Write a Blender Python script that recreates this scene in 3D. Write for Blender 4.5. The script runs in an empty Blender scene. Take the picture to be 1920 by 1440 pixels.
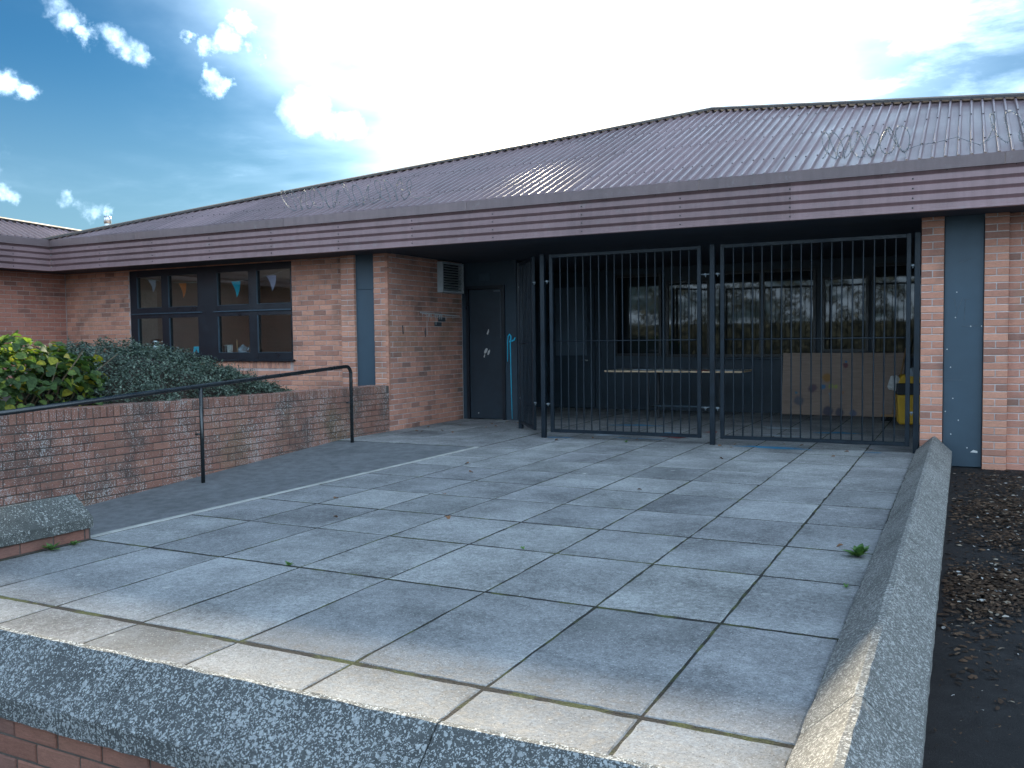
import bpy, bmesh, math, random
from mathutils import Vector, Matrix
random.seed(7)
R = math.radians
scene = bpy.context.scene
COL = scene.collection

# ------------------------------------------------------------------ camera
F_PX, PITCH, YAW, ROLL = 1671.94, -0.0500, 0.4689, -0.0119
CAM = Vector((0.9556, -8.1132, 1.2798))
_fwd = Vector((-math.sin(YAW)*math.cos(PITCH), math.cos(YAW)*math.cos(PITCH), math.sin(PITCH)))
_rt = Vector((math.cos(YAW), math.sin(YAW), 0)); _up = _rt.cross(_fwd)
RT = _rt*math.cos(ROLL)+_up*math.sin(ROLL); UP = -_rt*math.sin(ROLL)+_up*math.cos(ROLL)
cd = bpy.data.cameras.new('camera'); cam = bpy.data.objects.new('camera', cd); COL.objects.link(cam)
cd.sensor_width = 36; cd.lens = F_PX/1920*36; cd.clip_start = 0.05; cd.clip_end = 4000
m = Matrix((RT, UP, -_fwd)).transposed().to_4x4(); m.translation = CAM
cam.matrix_world = m
scene.camera = cam

# ------------------------------------------------------------------ light
SUN_AZ, SUN_EL = R(27.0), R(20.7)          # azimuth measured from +Y towards -X
SUN = Vector((-math.sin(SUN_AZ)*math.cos(SUN_EL), math.cos(SUN_AZ)*math.cos(SUN_EL), math.sin(SUN_EL)))
sd = bpy.data.lights.new('sun', 'SUN'); sd.energy = 2.0; sd.angle = R(2.6); sd.color = (1.0, 0.87, 0.66)
so = bpy.data.objects.new('sun', sd); COL.objects.link(so); so.rotation_euler = (-SUN).to_track_quat('-Z', 'Y').to_euler()
so.location = (0, 0, 20)
scene.view_settings.view_transform = 'Standard'; scene.view_settings.look = 'None'
scene.view_settings.exposure = 3.05; scene.view_settings.gamma = 1.0; scene.view_settings.use_curve_mapping = False

world = bpy.data.worlds.new('World'); scene.world = world; world.use_nodes = True
wt = world.node_tree; wt.nodes.clear()

def nd(nt, typ, props=None, **ins):
    n = nt.nodes.new(typ)
    for k, v in (props or {}).items(): setattr(n, k, v)
    for k, v in ins.items():
        key = k if k in n.inputs else (int(k[1:]) if k[0] == 'i' and k[1:].isdigit() else k.replace('_', ' '))
        s = n.inputs[key]
        if hasattr(v, 'is_output'): nt.links.new(v, s)
        else: s.default_value = v
    return n
def mth(nt, op, a, b=0.0, c=None, clamp=False):
    n = nt.nodes.new('ShaderNodeMath'); n.operation = op; n.use_clamp = clamp
    for i, v in enumerate((a, b) if c is None else (a, b, c)):
        if hasattr(v, 'is_output'): nt.links.new(v, n.inputs[i])
        else: n.inputs[i].default_value = v
    return n.outputs[0]
def vmth(nt, op, a, b=(0, 0, 0), out=0, scale=None):
    n = nt.nodes.new('ShaderNodeVectorMath'); n.operation = op
    for i, v in enumerate((a, b)):
        if hasattr(v, 'is_output'): nt.links.new(v, n.inputs[i])
        else: n.inputs[i].default_value = v
    if scale is not None:
        if hasattr(scale, 'is_output'): nt.links.new(scale, n.inputs['Scale'])
        else: n.inputs['Scale'].default_value = scale
    return n.outputs[out]
def noise(nt, vec, scale, detail=4, rough=0.55, dist=0.0, color=False):
    n = nd(nt, 'ShaderNodeTexNoise', None, Vector=vec, Scale=scale, Detail=detail, Roughness=rough, Distortion=dist)
    return n.outputs[1 if color else 0]
def sstep(nt, x, a, b):
    n = nd(nt, 'ShaderNodeMapRange', {'interpolation_type': 'SMOOTHSTEP'}, Value=x); n.inputs[1].default_value = a
    n.inputs[2].default_value = b; n.inputs[3].default_value = 0; n.inputs[4].default_value = 1
    return n.outputs[0]
def lin(nt, x, a, b, c, d):
    n = nd(nt, 'ShaderNodeMapRange', None, Value=x)
    for i, v in enumerate((a, b, c, d)): n.inputs[i+1].default_value = v
    return n.outputs[0]
def ramp(nt, fac, stops, interp='LINEAR'):
    n = nt.nodes.new('ShaderNodeValToRGB'); nt.links.new(fac, n.inputs[0]); n.color_ramp.interpolation = interp
    e = n.color_ramp.elements
    while len(e) < len(stops): e.new(0.5)
    for k, (p, c) in enumerate(stops): e[k].position = p; e[k].color = (*c, 1)
    return n.outputs[0]
def mix(nt, fac, a, b, blend='MIX'):
    n = nt.nodes.new('ShaderNodeMix'); n.data_type = 'RGBA'; n.blend_type = blend; n.clamp_factor = True
    for k, v in ((0, fac), (6, a), (7, b)):
        if hasattr(v, 'is_output'): nt.links.new(v, n.inputs[k])
        else: n.inputs[k].default_value = (*v, 1) if isinstance(v, (tuple, list)) and len(v) == 3 else v
    return n.outputs[2]

# --- sky: clear Nishita blue, a bright veil of thin cloud round the sun and a few cumulus scraps
def sky_dir(az_left, el):                     # degrees left of +Y, elevation
    a, e = R(az_left), R(el)
    return (-math.sin(a)*math.cos(e), math.cos(a)*math.cos(e), math.sin(e))
tc = nd(wt, 'ShaderNodeTexCoord'); D = vmth(wt, 'NORMALIZE', tc.outputs['Generated'])
sky = nd(wt, 'ShaderNodeTexSky', {'sky_type': 'NISHITA', 'sun_disc': False, 'sun_elevation': SUN_EL, 'sun_rotation': -SUN_AZ,
                                  'altitude': 50, 'air_density': 1.0, 'dust_density': 0.15, 'ozone_density': 2.5})
sep = nd(wt, 'ShaderNodeSeparateXYZ', None, Vector=D)
zc = mth(wt, 'ADD', mth(wt, 'MAXIMUM', sep.outputs[2], 0.0), 0.12)
P = vmth(wt, 'SCALE', D, scale=mth(wt, 'DIVIDE', 1.0, zc))
n1 = noise(wt, P, 0.9, 6, 0.5, 0.3); n2 = noise(wt, P, 3.2, 8, 0.62, 0.2); n3 = noise(wt, D, 14, 6, 0.6)
sdot = vmth(wt, 'DOT_PRODUCT', D, tuple(SUN), out=1)
sang = mth(wt, 'ARCCOSINE', mth(wt, 'MINIMUM', sdot, 0.9999))
sideV = vmth(wt, 'DOT_PRODUCT', D, (math.cos(SUN_AZ), math.sin(SUN_AZ), 0), out=1)       # >0 to the right of the sun
bias = mth(wt, 'ADD', mth(wt, 'MULTIPLY', sang, -1.35), mth(wt, 'MULTIPLY', mth(wt, 'MAXIMUM', sideV, 0.0), 1.15))
veil = sstep(wt, mth(wt, 'ADD', mth(wt, 'ADD', bias, 0.46), mth(wt, 'MULTIPLY', mth(wt, 'SUBTRACT', n1, 0.5), 1.1)), -0.34, 0.56)
veil = mth(wt, 'MULTIPLY', veil, mth(wt, 'MAXIMUM', sstep(wt, sang, 0.80, 0.12), lin(wt, n2, 0.36, 0.64, 0.42, 0.95)))
veil = mth(wt, 'POWER', veil, 2.0)
puff = None
warp = vmth(wt, 'ADD', D, vmth(wt, 'SCALE', vmth(wt, 'SUBTRACT', noise(wt, D, 26, 6, 0.62, color=True), (0.5, 0.5, 0.5)), scale=0.055))
for (az, el, w) in ((53.4, 18.6, .015), (52.6, 17.8, .014), (51.8, 17.2, .010), (50.2, 17.1, .016), (49.2, 16.9, .015), (43.0, 18.6, .018), (44.0, 17.4, .020), (45.4, 16.9, .014), (42.6, 17.0, .016), (46.4, 17.6, .010),
                    (44.8, 15.3, .013), (44.1, 15.4, .009), (55.9, 14.4, .013), (55.2, 13.8, .010), (39.0, 14.0, .04), (37.2, 13.2, .03), (53.2, 8.1, .009), (52.2, 7.8, .010), (51.4, 7.6, .007), (56, 8.6, .010), (56.4, 10.3, .016)):
    d = vmth(wt, 'DISTANCE', warp, sky_dir(az, el), out=1)
    g = sstep(wt, d, w*1.35, w*0.35)
    puff = g if puff is None else mth(wt, 'MAXIMUM', puff, g)
puff = mth(wt, 'MULTIPLY', mth(wt, 'POWER', mth(wt, 'MULTIPLY', puff, sstep(wt, n3, 0.32, 0.56)), 1.6), 0.5)
far = sstep(wt, mth(wt, 'MULTIPLY', n1, n2), 0.19, 0.30)       # unseen cloud away from the sun, added and brightened for ambient light
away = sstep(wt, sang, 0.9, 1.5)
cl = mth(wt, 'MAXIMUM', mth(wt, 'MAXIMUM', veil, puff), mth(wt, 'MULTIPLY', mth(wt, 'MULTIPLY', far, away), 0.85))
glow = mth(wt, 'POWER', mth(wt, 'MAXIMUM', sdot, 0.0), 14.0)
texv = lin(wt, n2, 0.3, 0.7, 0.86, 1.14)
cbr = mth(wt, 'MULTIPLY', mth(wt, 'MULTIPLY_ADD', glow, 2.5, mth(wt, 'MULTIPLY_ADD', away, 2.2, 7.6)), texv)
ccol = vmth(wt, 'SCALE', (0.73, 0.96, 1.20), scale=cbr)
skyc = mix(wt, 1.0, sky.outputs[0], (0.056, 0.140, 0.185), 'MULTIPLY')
haze = mth(wt, 'MULTIPLY', sstep(wt, sep.outputs[2], 0.30, 0.04), 0.72)      # paler air low down
skyc = mix(wt, haze, skyc, (0.95, 1.50, 1.80))
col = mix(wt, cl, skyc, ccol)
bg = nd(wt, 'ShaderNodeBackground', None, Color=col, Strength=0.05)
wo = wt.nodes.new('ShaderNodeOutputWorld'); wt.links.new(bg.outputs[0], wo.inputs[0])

# ------------------------------------------------------------------ materials
def newmat(name):
    m = bpy.data.materials.new(name); m.use_nodes = True; nt = m.node_tree
    b = nt.nodes['Principled BSDF']; g = nd(nt, 'ShaderNodeNewGeometry')
    return m, nt, b, g
def setc(nt, b, col=None, rough=None, height=None, hs=0.3, hd=0.01, metal=None, spec=None, coat=None):
    for k, v in (('Base Color', col), ('Roughness', rough), ('Metallic', metal), ('Specular IOR Level', spec), ('Coat Weight', coat)):
        if v is None: continue
        if hasattr(v, 'is_output'): nt.links.new(v, b.inputs[k])
        else: b.inputs[k].default_value = (*v, 1) if isinstance(v, (tuple, list)) else v
    if height is not None:
        bp = nd(nt, 'ShaderNodeBump', None, Height=height, Strength=hs, Distance=hd)
        nt.links.new(bp.outputs[0], b.inputs['Normal'])
def rnd(nt, g):
    oi = nd(nt, 'ShaderNodeObjectInfo')
    return mth(nt, 'FRACT', mth(nt, 'MULTIPLY_ADD', oi.outputs['Random'], 7.31, mth(nt, 'MULTIPLY', g.outputs['Random Per Island'], 5.17)))
def plain(name, col, rough=0.6, var=0.15, scale=30, bump=0.1, metal=0.0, spec=0.5, bd=0.003):
    m, nt, b, g = newmat(name)
    n = noise(nt, g.outputs['Position'], scale, 5, 0.6)
    n2 = noise(nt, g.outputs['Position'], scale*0.13, 3)
    f = lin(nt, mth(nt, 'MULTIPLY_ADD', n2, 0.6, mth(nt, 'MULTIPLY', n, 0.4)), 0.3, 0.7, 1-var, 1+var)
    c = vmth(nt, 'SCALE', tuple(col), scale=f)
    setc(nt, b, c, lin(nt, n2, 0.3, 0.7, max(0.02, rough-0.08), min(1, rough+0.1)), n, bump, bd, metal, spec)
    return m
def brick_mat(name, stops, speck=0.0, dark=0.0, algae=0.0):
    m, nt, b, g = newmat(name); pos = g.outputs['Position']
    c = ramp(nt, rnd(nt, g), stops)
    mp = nd(nt, 'ShaderNodeMapping', None, Vector=pos, Scale=(9, 9, 42))
    st = noise(nt, mp.outputs[0], 3.0, 6, 0.65, 0.4); fi = noise(nt, pos, 160, 4, 0.7); bl = noise(nt, pos, 2.3, 4, 0.6)
    c = mix(nt, 1.0, c, vmth(nt, 'SCALE', (1, 1, 1), scale=lin(nt, mth(nt, 'MULTIPLY_ADD', st, 0.6, mth(nt, 'MULTIPLY', fi, 0.4)), 0.3, 0.7, 0.72, 1.25)), 'MULTIPLY')
    c = mix(nt, mth(nt, 'MULTIPLY', sstep(nt, bl, 0.48, 0.72), 0.45+dark), c, (0.075, 0.06, 0.055))
    if algae: c = mix(nt, mth(nt, 'MULTIPLY', sstep(nt, noise(nt, pos, 1.1, 4), 0.5, 0.7), algae), c, (0.13, 0.12, 0.06))
    if speck:
        cell = noise(nt, pos, 84, 3, 0.5); cl2 = noise(nt, pos, 1.9, 4, 0.7); cl3 = noise(nt, pos, 190, 2, 0.5)
        drip = nd(nt, 'ShaderNodeMapping', None, Vector=pos, Scale=(22, 22, 4)); dr = noise(nt, drip.outputs[0], 1.6, 4, 0.6)
        th = mth(nt, 'ADD', mth(nt, 'ADD', mth(nt, 'MULTIPLY', cell, 0.55), mth(nt, 'MULTIPLY', cl3, 0.22)), mth(nt, 'ADD', mth(nt, 'MULTIPLY', cl2, 0.30), mth(nt, 'MULTIPLY', dr, 0.16)))
        c = mix(nt, mth(nt, 'MULTIPLY', sstep(nt, th, 0.715-speck, 0.765-speck), 0.75), c, (0.48, 0.47, 0.455))
    h = mth(nt, 'MULTIPLY_ADD', st, 0.7, mth(nt, 'MULTIPLY', fi, 0.35))
    setc(nt, b, c, 0.9, h, 0.55, 0.006, spec=0.25)
    return m
TAN = [(0.0, (0.464, 0.214, 0.149)), (0.2, (0.559, 0.278, 0.194)), (0.45, (0.623, 0.309, 0.215)), (0.7, (0.544, 0.261, 0.184)), (0.88, (0.440, 0.212, 0.154)), (1.0, (0.326, 0.170, 0.129))]
RED = [(0.0, (0.356, 0.150, 0.112)), (0.3, (0.431, 0.189, 0.138)), (0.6, (0.468, 0.208, 0.149)), (0.85, (0.382, 0.170, 0.127)), (1.0, (0.263, 0.130, 0.101))]
RET = [(0.0, (0.225, 0.110, 0.083)), (0.35, (0.281, 0.137, 0.103)), (0.7, (0.307, 0.156, 0.114)), (1.0, (0.186, 0.101, 0.080))]
M = {}
M['brick_tan'] = brick_mat('brick_tan', TAN, 0.0, 0.0, 0.18)
M['brick_side'] = brick_mat('brick_side', [(0, (0.506, 0.241, 0.174)), (.35, (0.617, 0.309, 0.223)), (.7, (0.548, 0.266, 0.196)), (.9, (0.430, 0.221, 0.168)), (1, (0.289, 0.170, 0.137))], 0, 0.1, 0.35)
M['brick_red'] = brick_mat('brick_red', RED)
M['brick_ret'] = brick_mat('brick_ret', RET, 0.064, 0.35, 0.4)
M['mortar'] = plain('mortar', (.56, .50, .48), .95, .3, 60, .4)
M['mortar_tan'] = plain('mortar_tan', (.46, .36, .33), .95, .35, 60, .4)
M['mortar_dark'] = plain('mortar_dark', (.10, .085, .075), .95, .5, 50, .5)

def concrete_slab():
    m, nt, b, g = newmat('paving_concrete'); r = rnd(nt, g); pos = vmth(nt, 'ADD', g.outputs['Position'], vmth(nt, 'SCALE', (37.0, 19.0, 11.0), scale=r))
    fi = noise(nt, pos, 95, 6, 0.85); md = noise(nt, pos, 26, 5, 0.65); lg = noise(nt, pos, 1.7, 5, 0.6)
    c = ramp(nt, r, [(0, (.195, .202, .21)), (.3, (.235, .242, .248)), (.6, (.262, .27, .272)), (.85, (.215, .22, .23)), (1, (.285, .292, .292))])
    f = mth(nt, 'ADD', mth(nt, 'MULTIPLY', fi, 0.62), mth(nt, 'ADD', mth(nt, 'MULTIPLY', md, 0.36), mth(nt, 'MULTIPLY', lg, 0.5)))
    c = mix(nt, 1.0, c, vmth(nt, 'SCALE', (1, 1, 1), scale=lin(nt, f, 0.60, 0.88, 0.42, 1.58)), 'MULTIPLY')
    gr = noise(nt, pos, 58, 9, 0.95)
    c = mix(nt, 1.0, c, vmth(nt, 'SCALE', (1, 1, 1), scale=lin(nt, gr, 0.36, 0.64, 0.55, 1.45)), 'MULTIPLY')
    # pits and grit
    v = nd(nt, 'ShaderNodeTexVoronoi', None, Vector=pos, Scale=85); grit = sstep(nt, v.outputs['Distance'], 0.30, 0.18)
    vs = nd(nt, 'ShaderNodeSeparateColor', None, Color=v.outputs['Color'])
    c = mix(nt, mth(nt, 'MULTIPLY', grit, sstep(nt, vs.outputs[0], 0.45, 0.9)), c, (.50, .50, .49))
    c = mix(nt, mth(nt, 'MULTIPLY', grit, mth(nt, 'MULTIPLY', sstep(nt, vs.outputs[1], 0.5, 0.9), 0.85)), c, (.07, .072, .075))
    # pale lichen discs, sparse
    sp = vmth(nt, 'ADD', pos, vmth(nt, 'SCALE', noise(nt, pos, 30, 3, color=True), scale=0.03))
    v2 = nd(nt, 'ShaderNodeTexVoronoi', None, Vector=sp, Scale=6.5); cs = nd(nt, 'ShaderNodeSeparateColor', None, Color=v2.outputs['Color'])
    rad = mth(nt, 'MULTIPLY', sstep(nt, cs.outputs[1], 0.1, 1.0), 0.17)
    on = mth(nt, 'MULTIPLY', mth(nt, 'GREATER_THAN', cs.outputs[0], 0.72), sstep(nt, noise(nt, pos, 0.9, 2), 0.48, 0.58))
    disc = mth(nt, 'MULTIPLY', on, mth(nt, 'LESS_THAN', v2.outputs['Distance'], rad))
    c = mix(nt, mth(nt, 'MULTIPLY', disc, 0.75), c, (.48, .48, .46))
    # dark damp stains, greenish
    stn = sstep(nt, noise(nt, pos, 0.75, 5, 0.62, 0.5), 0.52, 0.74)
    c = mix(nt, mth(nt, 'MULTIPLY', stn, 0.34), c, (.095, .105, .10))
    h = mth(nt, 'ADD', fi, mth(nt, 'MULTIPLY', grit, -0.5))
    setc(nt, b, c, lin(nt, md, 0.3, 0.7, 0.68, 0.92), h, 0.5, 0.004, spec=0.35)
    return m
M['slab'] = concrete_slab()
def bed_mat():
    m, nt, b, g = newmat('joint_soil_and_moss'); pos = g.outputs['Position']
    n = noise(nt, pos, 5, 5, 0.65); f = noise(nt, pos, 90, 3)
    c = mix(nt, sstep(nt, n, 0.46, 0.62), (.014, .013, .011), (.062, .072, .016))
    c = mix(nt, 1.0, c, vmth(nt, 'SCALE', (1, 1, 1), scale=lin(nt, f, .3, .7, .5, 1.5)), 'MULTIPLY')
    setc(nt, b, c, .95, f, .8, .01)
    return m
M['bed'] = bed_mat()
def coping_mat(name, base, lich, amount):
    m, nt, b, g = newmat(name); pos = g.outputs['Position']; tcn = nd(nt, 'ShaderNodeTexCoord')
    fi = noise(nt, pos, 130, 4, 0.7); md = noise(nt, pos, 18, 5, 0.65); lg = noise(nt, pos, 2.2, 4, 0.6)
    c = vmth(nt, 'SCALE', base, scale=lin(nt, mth(nt, 'ADD', mth(nt, 'MULTIPLY', fi, .5), mth(nt, 'MULTIPLY', md, .5)), .3, .7, .55, 1.5))
    wp = vmth(nt, 'ADD', pos, vmth(nt, 'SCALE', noise(nt, pos, 45, 3, color=True), scale=0.03))
    out = None
    for sc, thr, wgt in ((46, .36, .75), (100, .42, 1.0), (210, .45, .95)):
        v = nd(nt, 'ShaderNodeTexVoronoi', None, Vector=wp, Scale=sc, Randomness=1.0)
        s = nd(nt, 'ShaderNodeSeparateColor', None, Color=v.outputs['Color'])
        dens = mth(nt, 'ADD', s.outputs[0], mth(nt, 'MULTIPLY', mth(nt, 'SUBTRACT', lg, 0.5), 1.5))
        k = mth(nt, 'MULTIPLY', sstep(nt, v.outputs['Distance'], thr+.05, thr-.08), mth(nt, 'GREATER_THAN', dens, 1.0-amount))
        k = mth(nt, 'MULTIPLY', k, wgt)
        out = k if out is None else mth(nt, 'MAXIMUM', out, k)
    tone = mix(nt, lg, lich, tuple(x*0.72 for x in lich))
    c = mix(nt, mth(nt, 'MULTIPLY', out, lin(nt, fi, .3, .7, .55, 1.0)), c, tone)
    setc(nt, b, c, .92, mth(nt, 'ADD', fi, mth(nt, 'MULTIPLY', out, .4)), .6, .006, spec=.25)
    return m
M['coping'] = coping_mat('weathered_coping', (.085, .093, .096), (.58, .62, .64), .45)
M['coping_pale'] = coping_mat('pale_coping', (.135, .135, .128), (.58, .58, .56), .38)
M['coping_mossy'] = coping_mat('mossy_coping', (.085, .09, .085), (.50, .51, .49), .20)
M['kerb'] = plain('kerb_concrete', (.36, .36, .34), .9, .3, 50, .4)
def asphalt(name, col, pale=0.35):
    m, nt, b, g = newmat(name); pos = g.outputs['Position']
    f = noise(nt, pos, 190, 3, .7); md = noise(nt, pos, 9, 5, .65); lg = noise(nt, pos, 1.1, 4, .6)
    c = vmth(nt, 'SCALE', col, scale=lin(nt, mth(nt, 'ADD', mth(nt, 'MULTIPLY', f, .4), mth(nt, 'MULTIPLY', md, .6)), .3, .7, .55, 1.5))
    v = nd(nt, 'ShaderNodeTexVoronoi', None, Vector=pos, Scale=150); s = nd(nt, 'ShaderNodeSeparateColor', None, Color=v.outputs['Color'])
    c = mix(nt, mth(nt, 'MULTIPLY', mth(nt, 'GREATER_THAN', s.outputs[0], .8), mth(nt, 'MULTIPLY', sstep(nt, v.outputs['Distance'], .35, .15), pale)), c, (.3, .3, .3))
    c = mix(nt, mth(nt, 'MULTIPLY', sstep(nt, lg, .5, .7), .5), c, tuple(x*.55 for x in col))
    setc(nt, b, c, lin(nt, lg, .3, .7, .75, .95), f, .7, .006, spec=.3)
    return m
M['asphalt'] = asphalt('asphalt', (.085, .088, .09))
M['ramp'] = asphalt('ramp_asphalt', (.145, .155, .165))
M['path'] = asphalt('dark_path', (.018, .018, .019), .12)
M['soil'] = plain('soil', (.05, .04, .032), .95, .5, 20, .8)
def metal_sheet(name, col, rough):
    m, nt, b, g = newmat(name); pos = g.outputs['Position']
    lg = noise(nt, pos, 1.3, 5, .6); st = nd(nt, 'ShaderNodeMapping', None, Vector=pos, Scale=(9, 1.2, 1.2)); sn = noise(nt, st.outputs[0], 1.5, 5, .6); fi = noise(nt, pos, 60, 3)
    oi = nd(nt, 'ShaderNodeObjectInfo')
    f = mth(nt, 'ADD', mth(nt, 'MULTIPLY', lg, .5), mth(nt, 'ADD', mth(nt, 'MULTIPLY', sn, .4), mth(nt, 'MULTIPLY', fi, .1)))
    c = vmth(nt, 'SCALE', col, scale=mth(nt, 'MULTIPLY', lin(nt, f, .3, .7, .72, 1.3), lin(nt, oi.outputs['Random'], 0, 1, .84, 1.13)))
    c = mix(nt, mth(nt, 'MULTIPLY', sstep(nt, noise(nt, pos, 7, 5, .7), .56, .75), .35), c, (.26, .25, .25))
    setc(nt, b, c, lin(nt, lg, .3, .7, rough-.08, rough+.12), fi, .05, .003, spec=.5)
    return m
M['roof'] = metal_sheet('brown_roof_sheet', (.235, .172, .182), .36)
M['fascia'] = metal_sheet('brown_fascia', (.24, .155, .16), .45)
M['flash'] = metal_sheet('brown_flashing', (.155, .11, .112), .42)
M['ridge'] = plain('ridge_cap', (.05, .042, .04), .6, .3, 20, .2)
M['screw'] = plain('screw_cap', (.02, .018, .02), .5)
M['black'] = plain('black_gate_paint', (.006, .013, .021), .40, .35, 60, .25, spec=.32)
M['frame'] = plain('black_frame_paint', (.010, .015, .022), .35, .3, 40, .1)
M['navy'] = plain('navy_wall_paint', (.026, .046, .066), .55, .25, 12, .15)
M['doorpaint'] = plain('black_door_paint', (.015, .026, .038), .5, .3, 9, .15)
M['soffit'] = plain('dark_soffit', (.026, .034, .048), .75, .25, 8, .1)
M['panel'] = plain('slate_blue_panel', (.036, .064, .090), .5, .2, 5, .08)
M['panel_pale'] = plain('grey_door_panel', (.10, .14, .18), .55, .12, 7, .08)
M['rail'] = plain('handrail_paint', (.012, .016, .018), .26, .3, 50, .15, spec=.7)
M['scratch'] = plain('scratched_paint', (.11, .13, .15), .7)
M['white'] = plain('off_white', (.62, .62, .60), .6, .15, 30)
M['cream'] = plain('cream_paint', (.50, .50, .48), .6, .2, 20)
M['silver'] = plain('brushed_steel', (.55, .55, .55), .28, .2, 40, .05, metal=1.0)
M['galv'] = plain('wire_steel', (.16, .19, .21), .6, .4, 40, .05, metal=.3)
M['slat'] = plain('grey_louvre', (.40, .43, .45), .5, .25, 25)
M['wood'] = plain('table_wood', (.68, .50, .32), .55, .25, 25, .15)
M['laminate'] = plain('grey_table_laminate', (.36, .38, .40), .45, .2, 12, .05)
M['handle_wood'] = plain('broom_wood', (.42, .25, .12), .6, .3, 25)
M['yellow'] = plain('yellow_plastic', (.72, .43, .04), .45, .2, 12, .05)
M['dark_plastic'] = plain('dark_plastic', (.025, .03, .035), .45, .3, 20)
M['cyan'] = plain('cyan_spray_paint', (.03, .55, .80), .5, .2, 40)
M['cyan_floor'] = plain('dried_blue_paint', (.03, .20, .36), .7, .5, 18)
M['red_floor'] = plain('dried_red_paint', (.24, .05, .05), .7, .5, 18)
M['palepaint'] = plain('dried_pale_paint', (.36, .42, .48), .7, .5, 18)
M['drywhite'] = plain('white_drip_paint', (.55, .55, .55), .8, .2, 40)
M['brick_dark'] = plain('dark_brick', (.05, .055, .06), .85, .3, 60, .4)
M['room'] = plain('room_wall', (.42, .38, .37), .85, .1, 6, .05)
M['room_floor'] = plain('room_floor', (.10, .09, .085), .7, .2, 6, .05)
M['trunk'] = plain('stem_bark', (.13, .095, .06), .9, .35, 60, .6)
M['leaf_dead'] = plain('dry_leaf', (.20, .10, .05), .8, .4, 40)
def flagm(name, c): M[name] = plain(name, c, .8, .1, 20)
flagm('flag_pale', (.62, .58, .66)); flagm('flag_orange', (.80, .24, .08)); flagm('flag_green', (.45, .66, .12)); flagm('flag_blue', (.03, .58, .78)); flagm('flag_lilac', (.66, .60, .82))
def glass(name, tint, refl):
    m = bpy.data.materials.new(name); m.use_nodes = True; nt = m.node_tree; nt.nodes.clear()
    t = nd(nt, 'ShaderNodeBsdfTransparent', None, Color=(*tint, 1)); gl = nd(nt, 'ShaderNodeBsdfGlossy', None, Roughness=.015)
    lw = nd(nt, 'ShaderNodeLayerWeight', None, Blend=.5); f = mth(nt, 'MULTIPLY_ADD', mth(nt, 'POWER', lw.outputs['Facing'], 5.0), .9, .04*refl, clamp=True)
    mx = nd(nt, 'ShaderNodeMixShader', None, i0=f); nt.links.new(t.outputs[0], mx.inputs[1]); nt.links.new(gl.outputs[0], mx.inputs[2])
    o = nt.nodes.new('ShaderNodeOutputMaterial'); nt.links.new(mx.outputs[0], o.inputs[0]); return m
M['glass'] = glass('window_glass', (.80, .84, .84), 1.3)
def darkglass():
    m, nt, b, g = newmat('dark_window_glass')
    h = noise(nt, g.outputs['Position'], 3.0, 2)
    setc(nt, b, (.012, .017, .02), .03, h, .006, .05, spec=.5); b.inputs['IOR'].default_value = 1.5; return m
M['dglass'] = darkglass()
def leafm(name, stops, trans=.35, rough=.78):
    m = bpy.data.materials.new(name); m.use_nodes = True; nt = m.node_tree; b = nt.nodes['Principled BSDF']; g = nd(nt, 'ShaderNodeNewGeometry')
    r = rnd(nt, g); c = ramp(nt, r, stops)
    n = noise(nt, g.outputs['Position'], 40, 3)
    c = mix(nt, 1.0, c, vmth(nt, 'SCALE', (1, 1, 1), scale=lin(nt, n, .3, .7, .55, 1.4)), 'MULTIPLY')
    nt.links.new(c, b.inputs['Base Color']); b.inputs['Roughness'].default_value = rough
    tl = nd(nt, 'ShaderNodeBsdfTranslucent', None, Color=mix(nt, 1.0, c, (1.5, 1.6, .6), 'MULTIPLY'))
    mx = nd(nt, 'ShaderNodeMixShader', None, i0=trans); nt.links.new(b.outputs[0], mx.inputs[1]); nt.links.new(tl.outputs[0], mx.inputs[2])
    nt.links.new(mx.outputs[0], nt.nodes['Material Output'].inputs[0]); return m
M['leaf'] = leafm('broad_leaf', [(0, (.045, .085, .03)), (.35, (.06, .11, .035)), (.65, (.085, .14, .05)), (.85, (.13, .19, .04)), (.94, (.30, .28, .03)), (1, (.36, .30, .05))], .42)
M['sprig'] = leafm('small_leaf', [(0, (.020, .038, .026)), (.5, (.055, .085, .062)), (.8, (.10, .14, .105)), (1, (.17, .22, .165))], .12, .5)
M['weed'] = leafm('weed_leaf', [(0, (.07, .16, .05)), (1, (.15, .26, .09))])
M['hedge'] = leafm('hedge_leaf', [(0, (.03, .04, .035)), (.5, (.07, .09, .075)), (.8, (.12, .15, .13)), (1, (.24, .27, .25))], .05)
def mulchm():
    m, nt, b, g = newmat('bark_chip')
    c = ramp(nt, rnd(nt, g), [(0, (.022, .016, .012)), (.45, (.05, .032, .022)), (.75, (.085, .052, .034)), (.93, (.13, .085, .055)), (.97, (.28, .24, .19)), (1, (.45, .45, .45))])
    setc(nt, b, c, .9, spec=.2); return m
M['mulch'] = mulchm()
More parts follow.
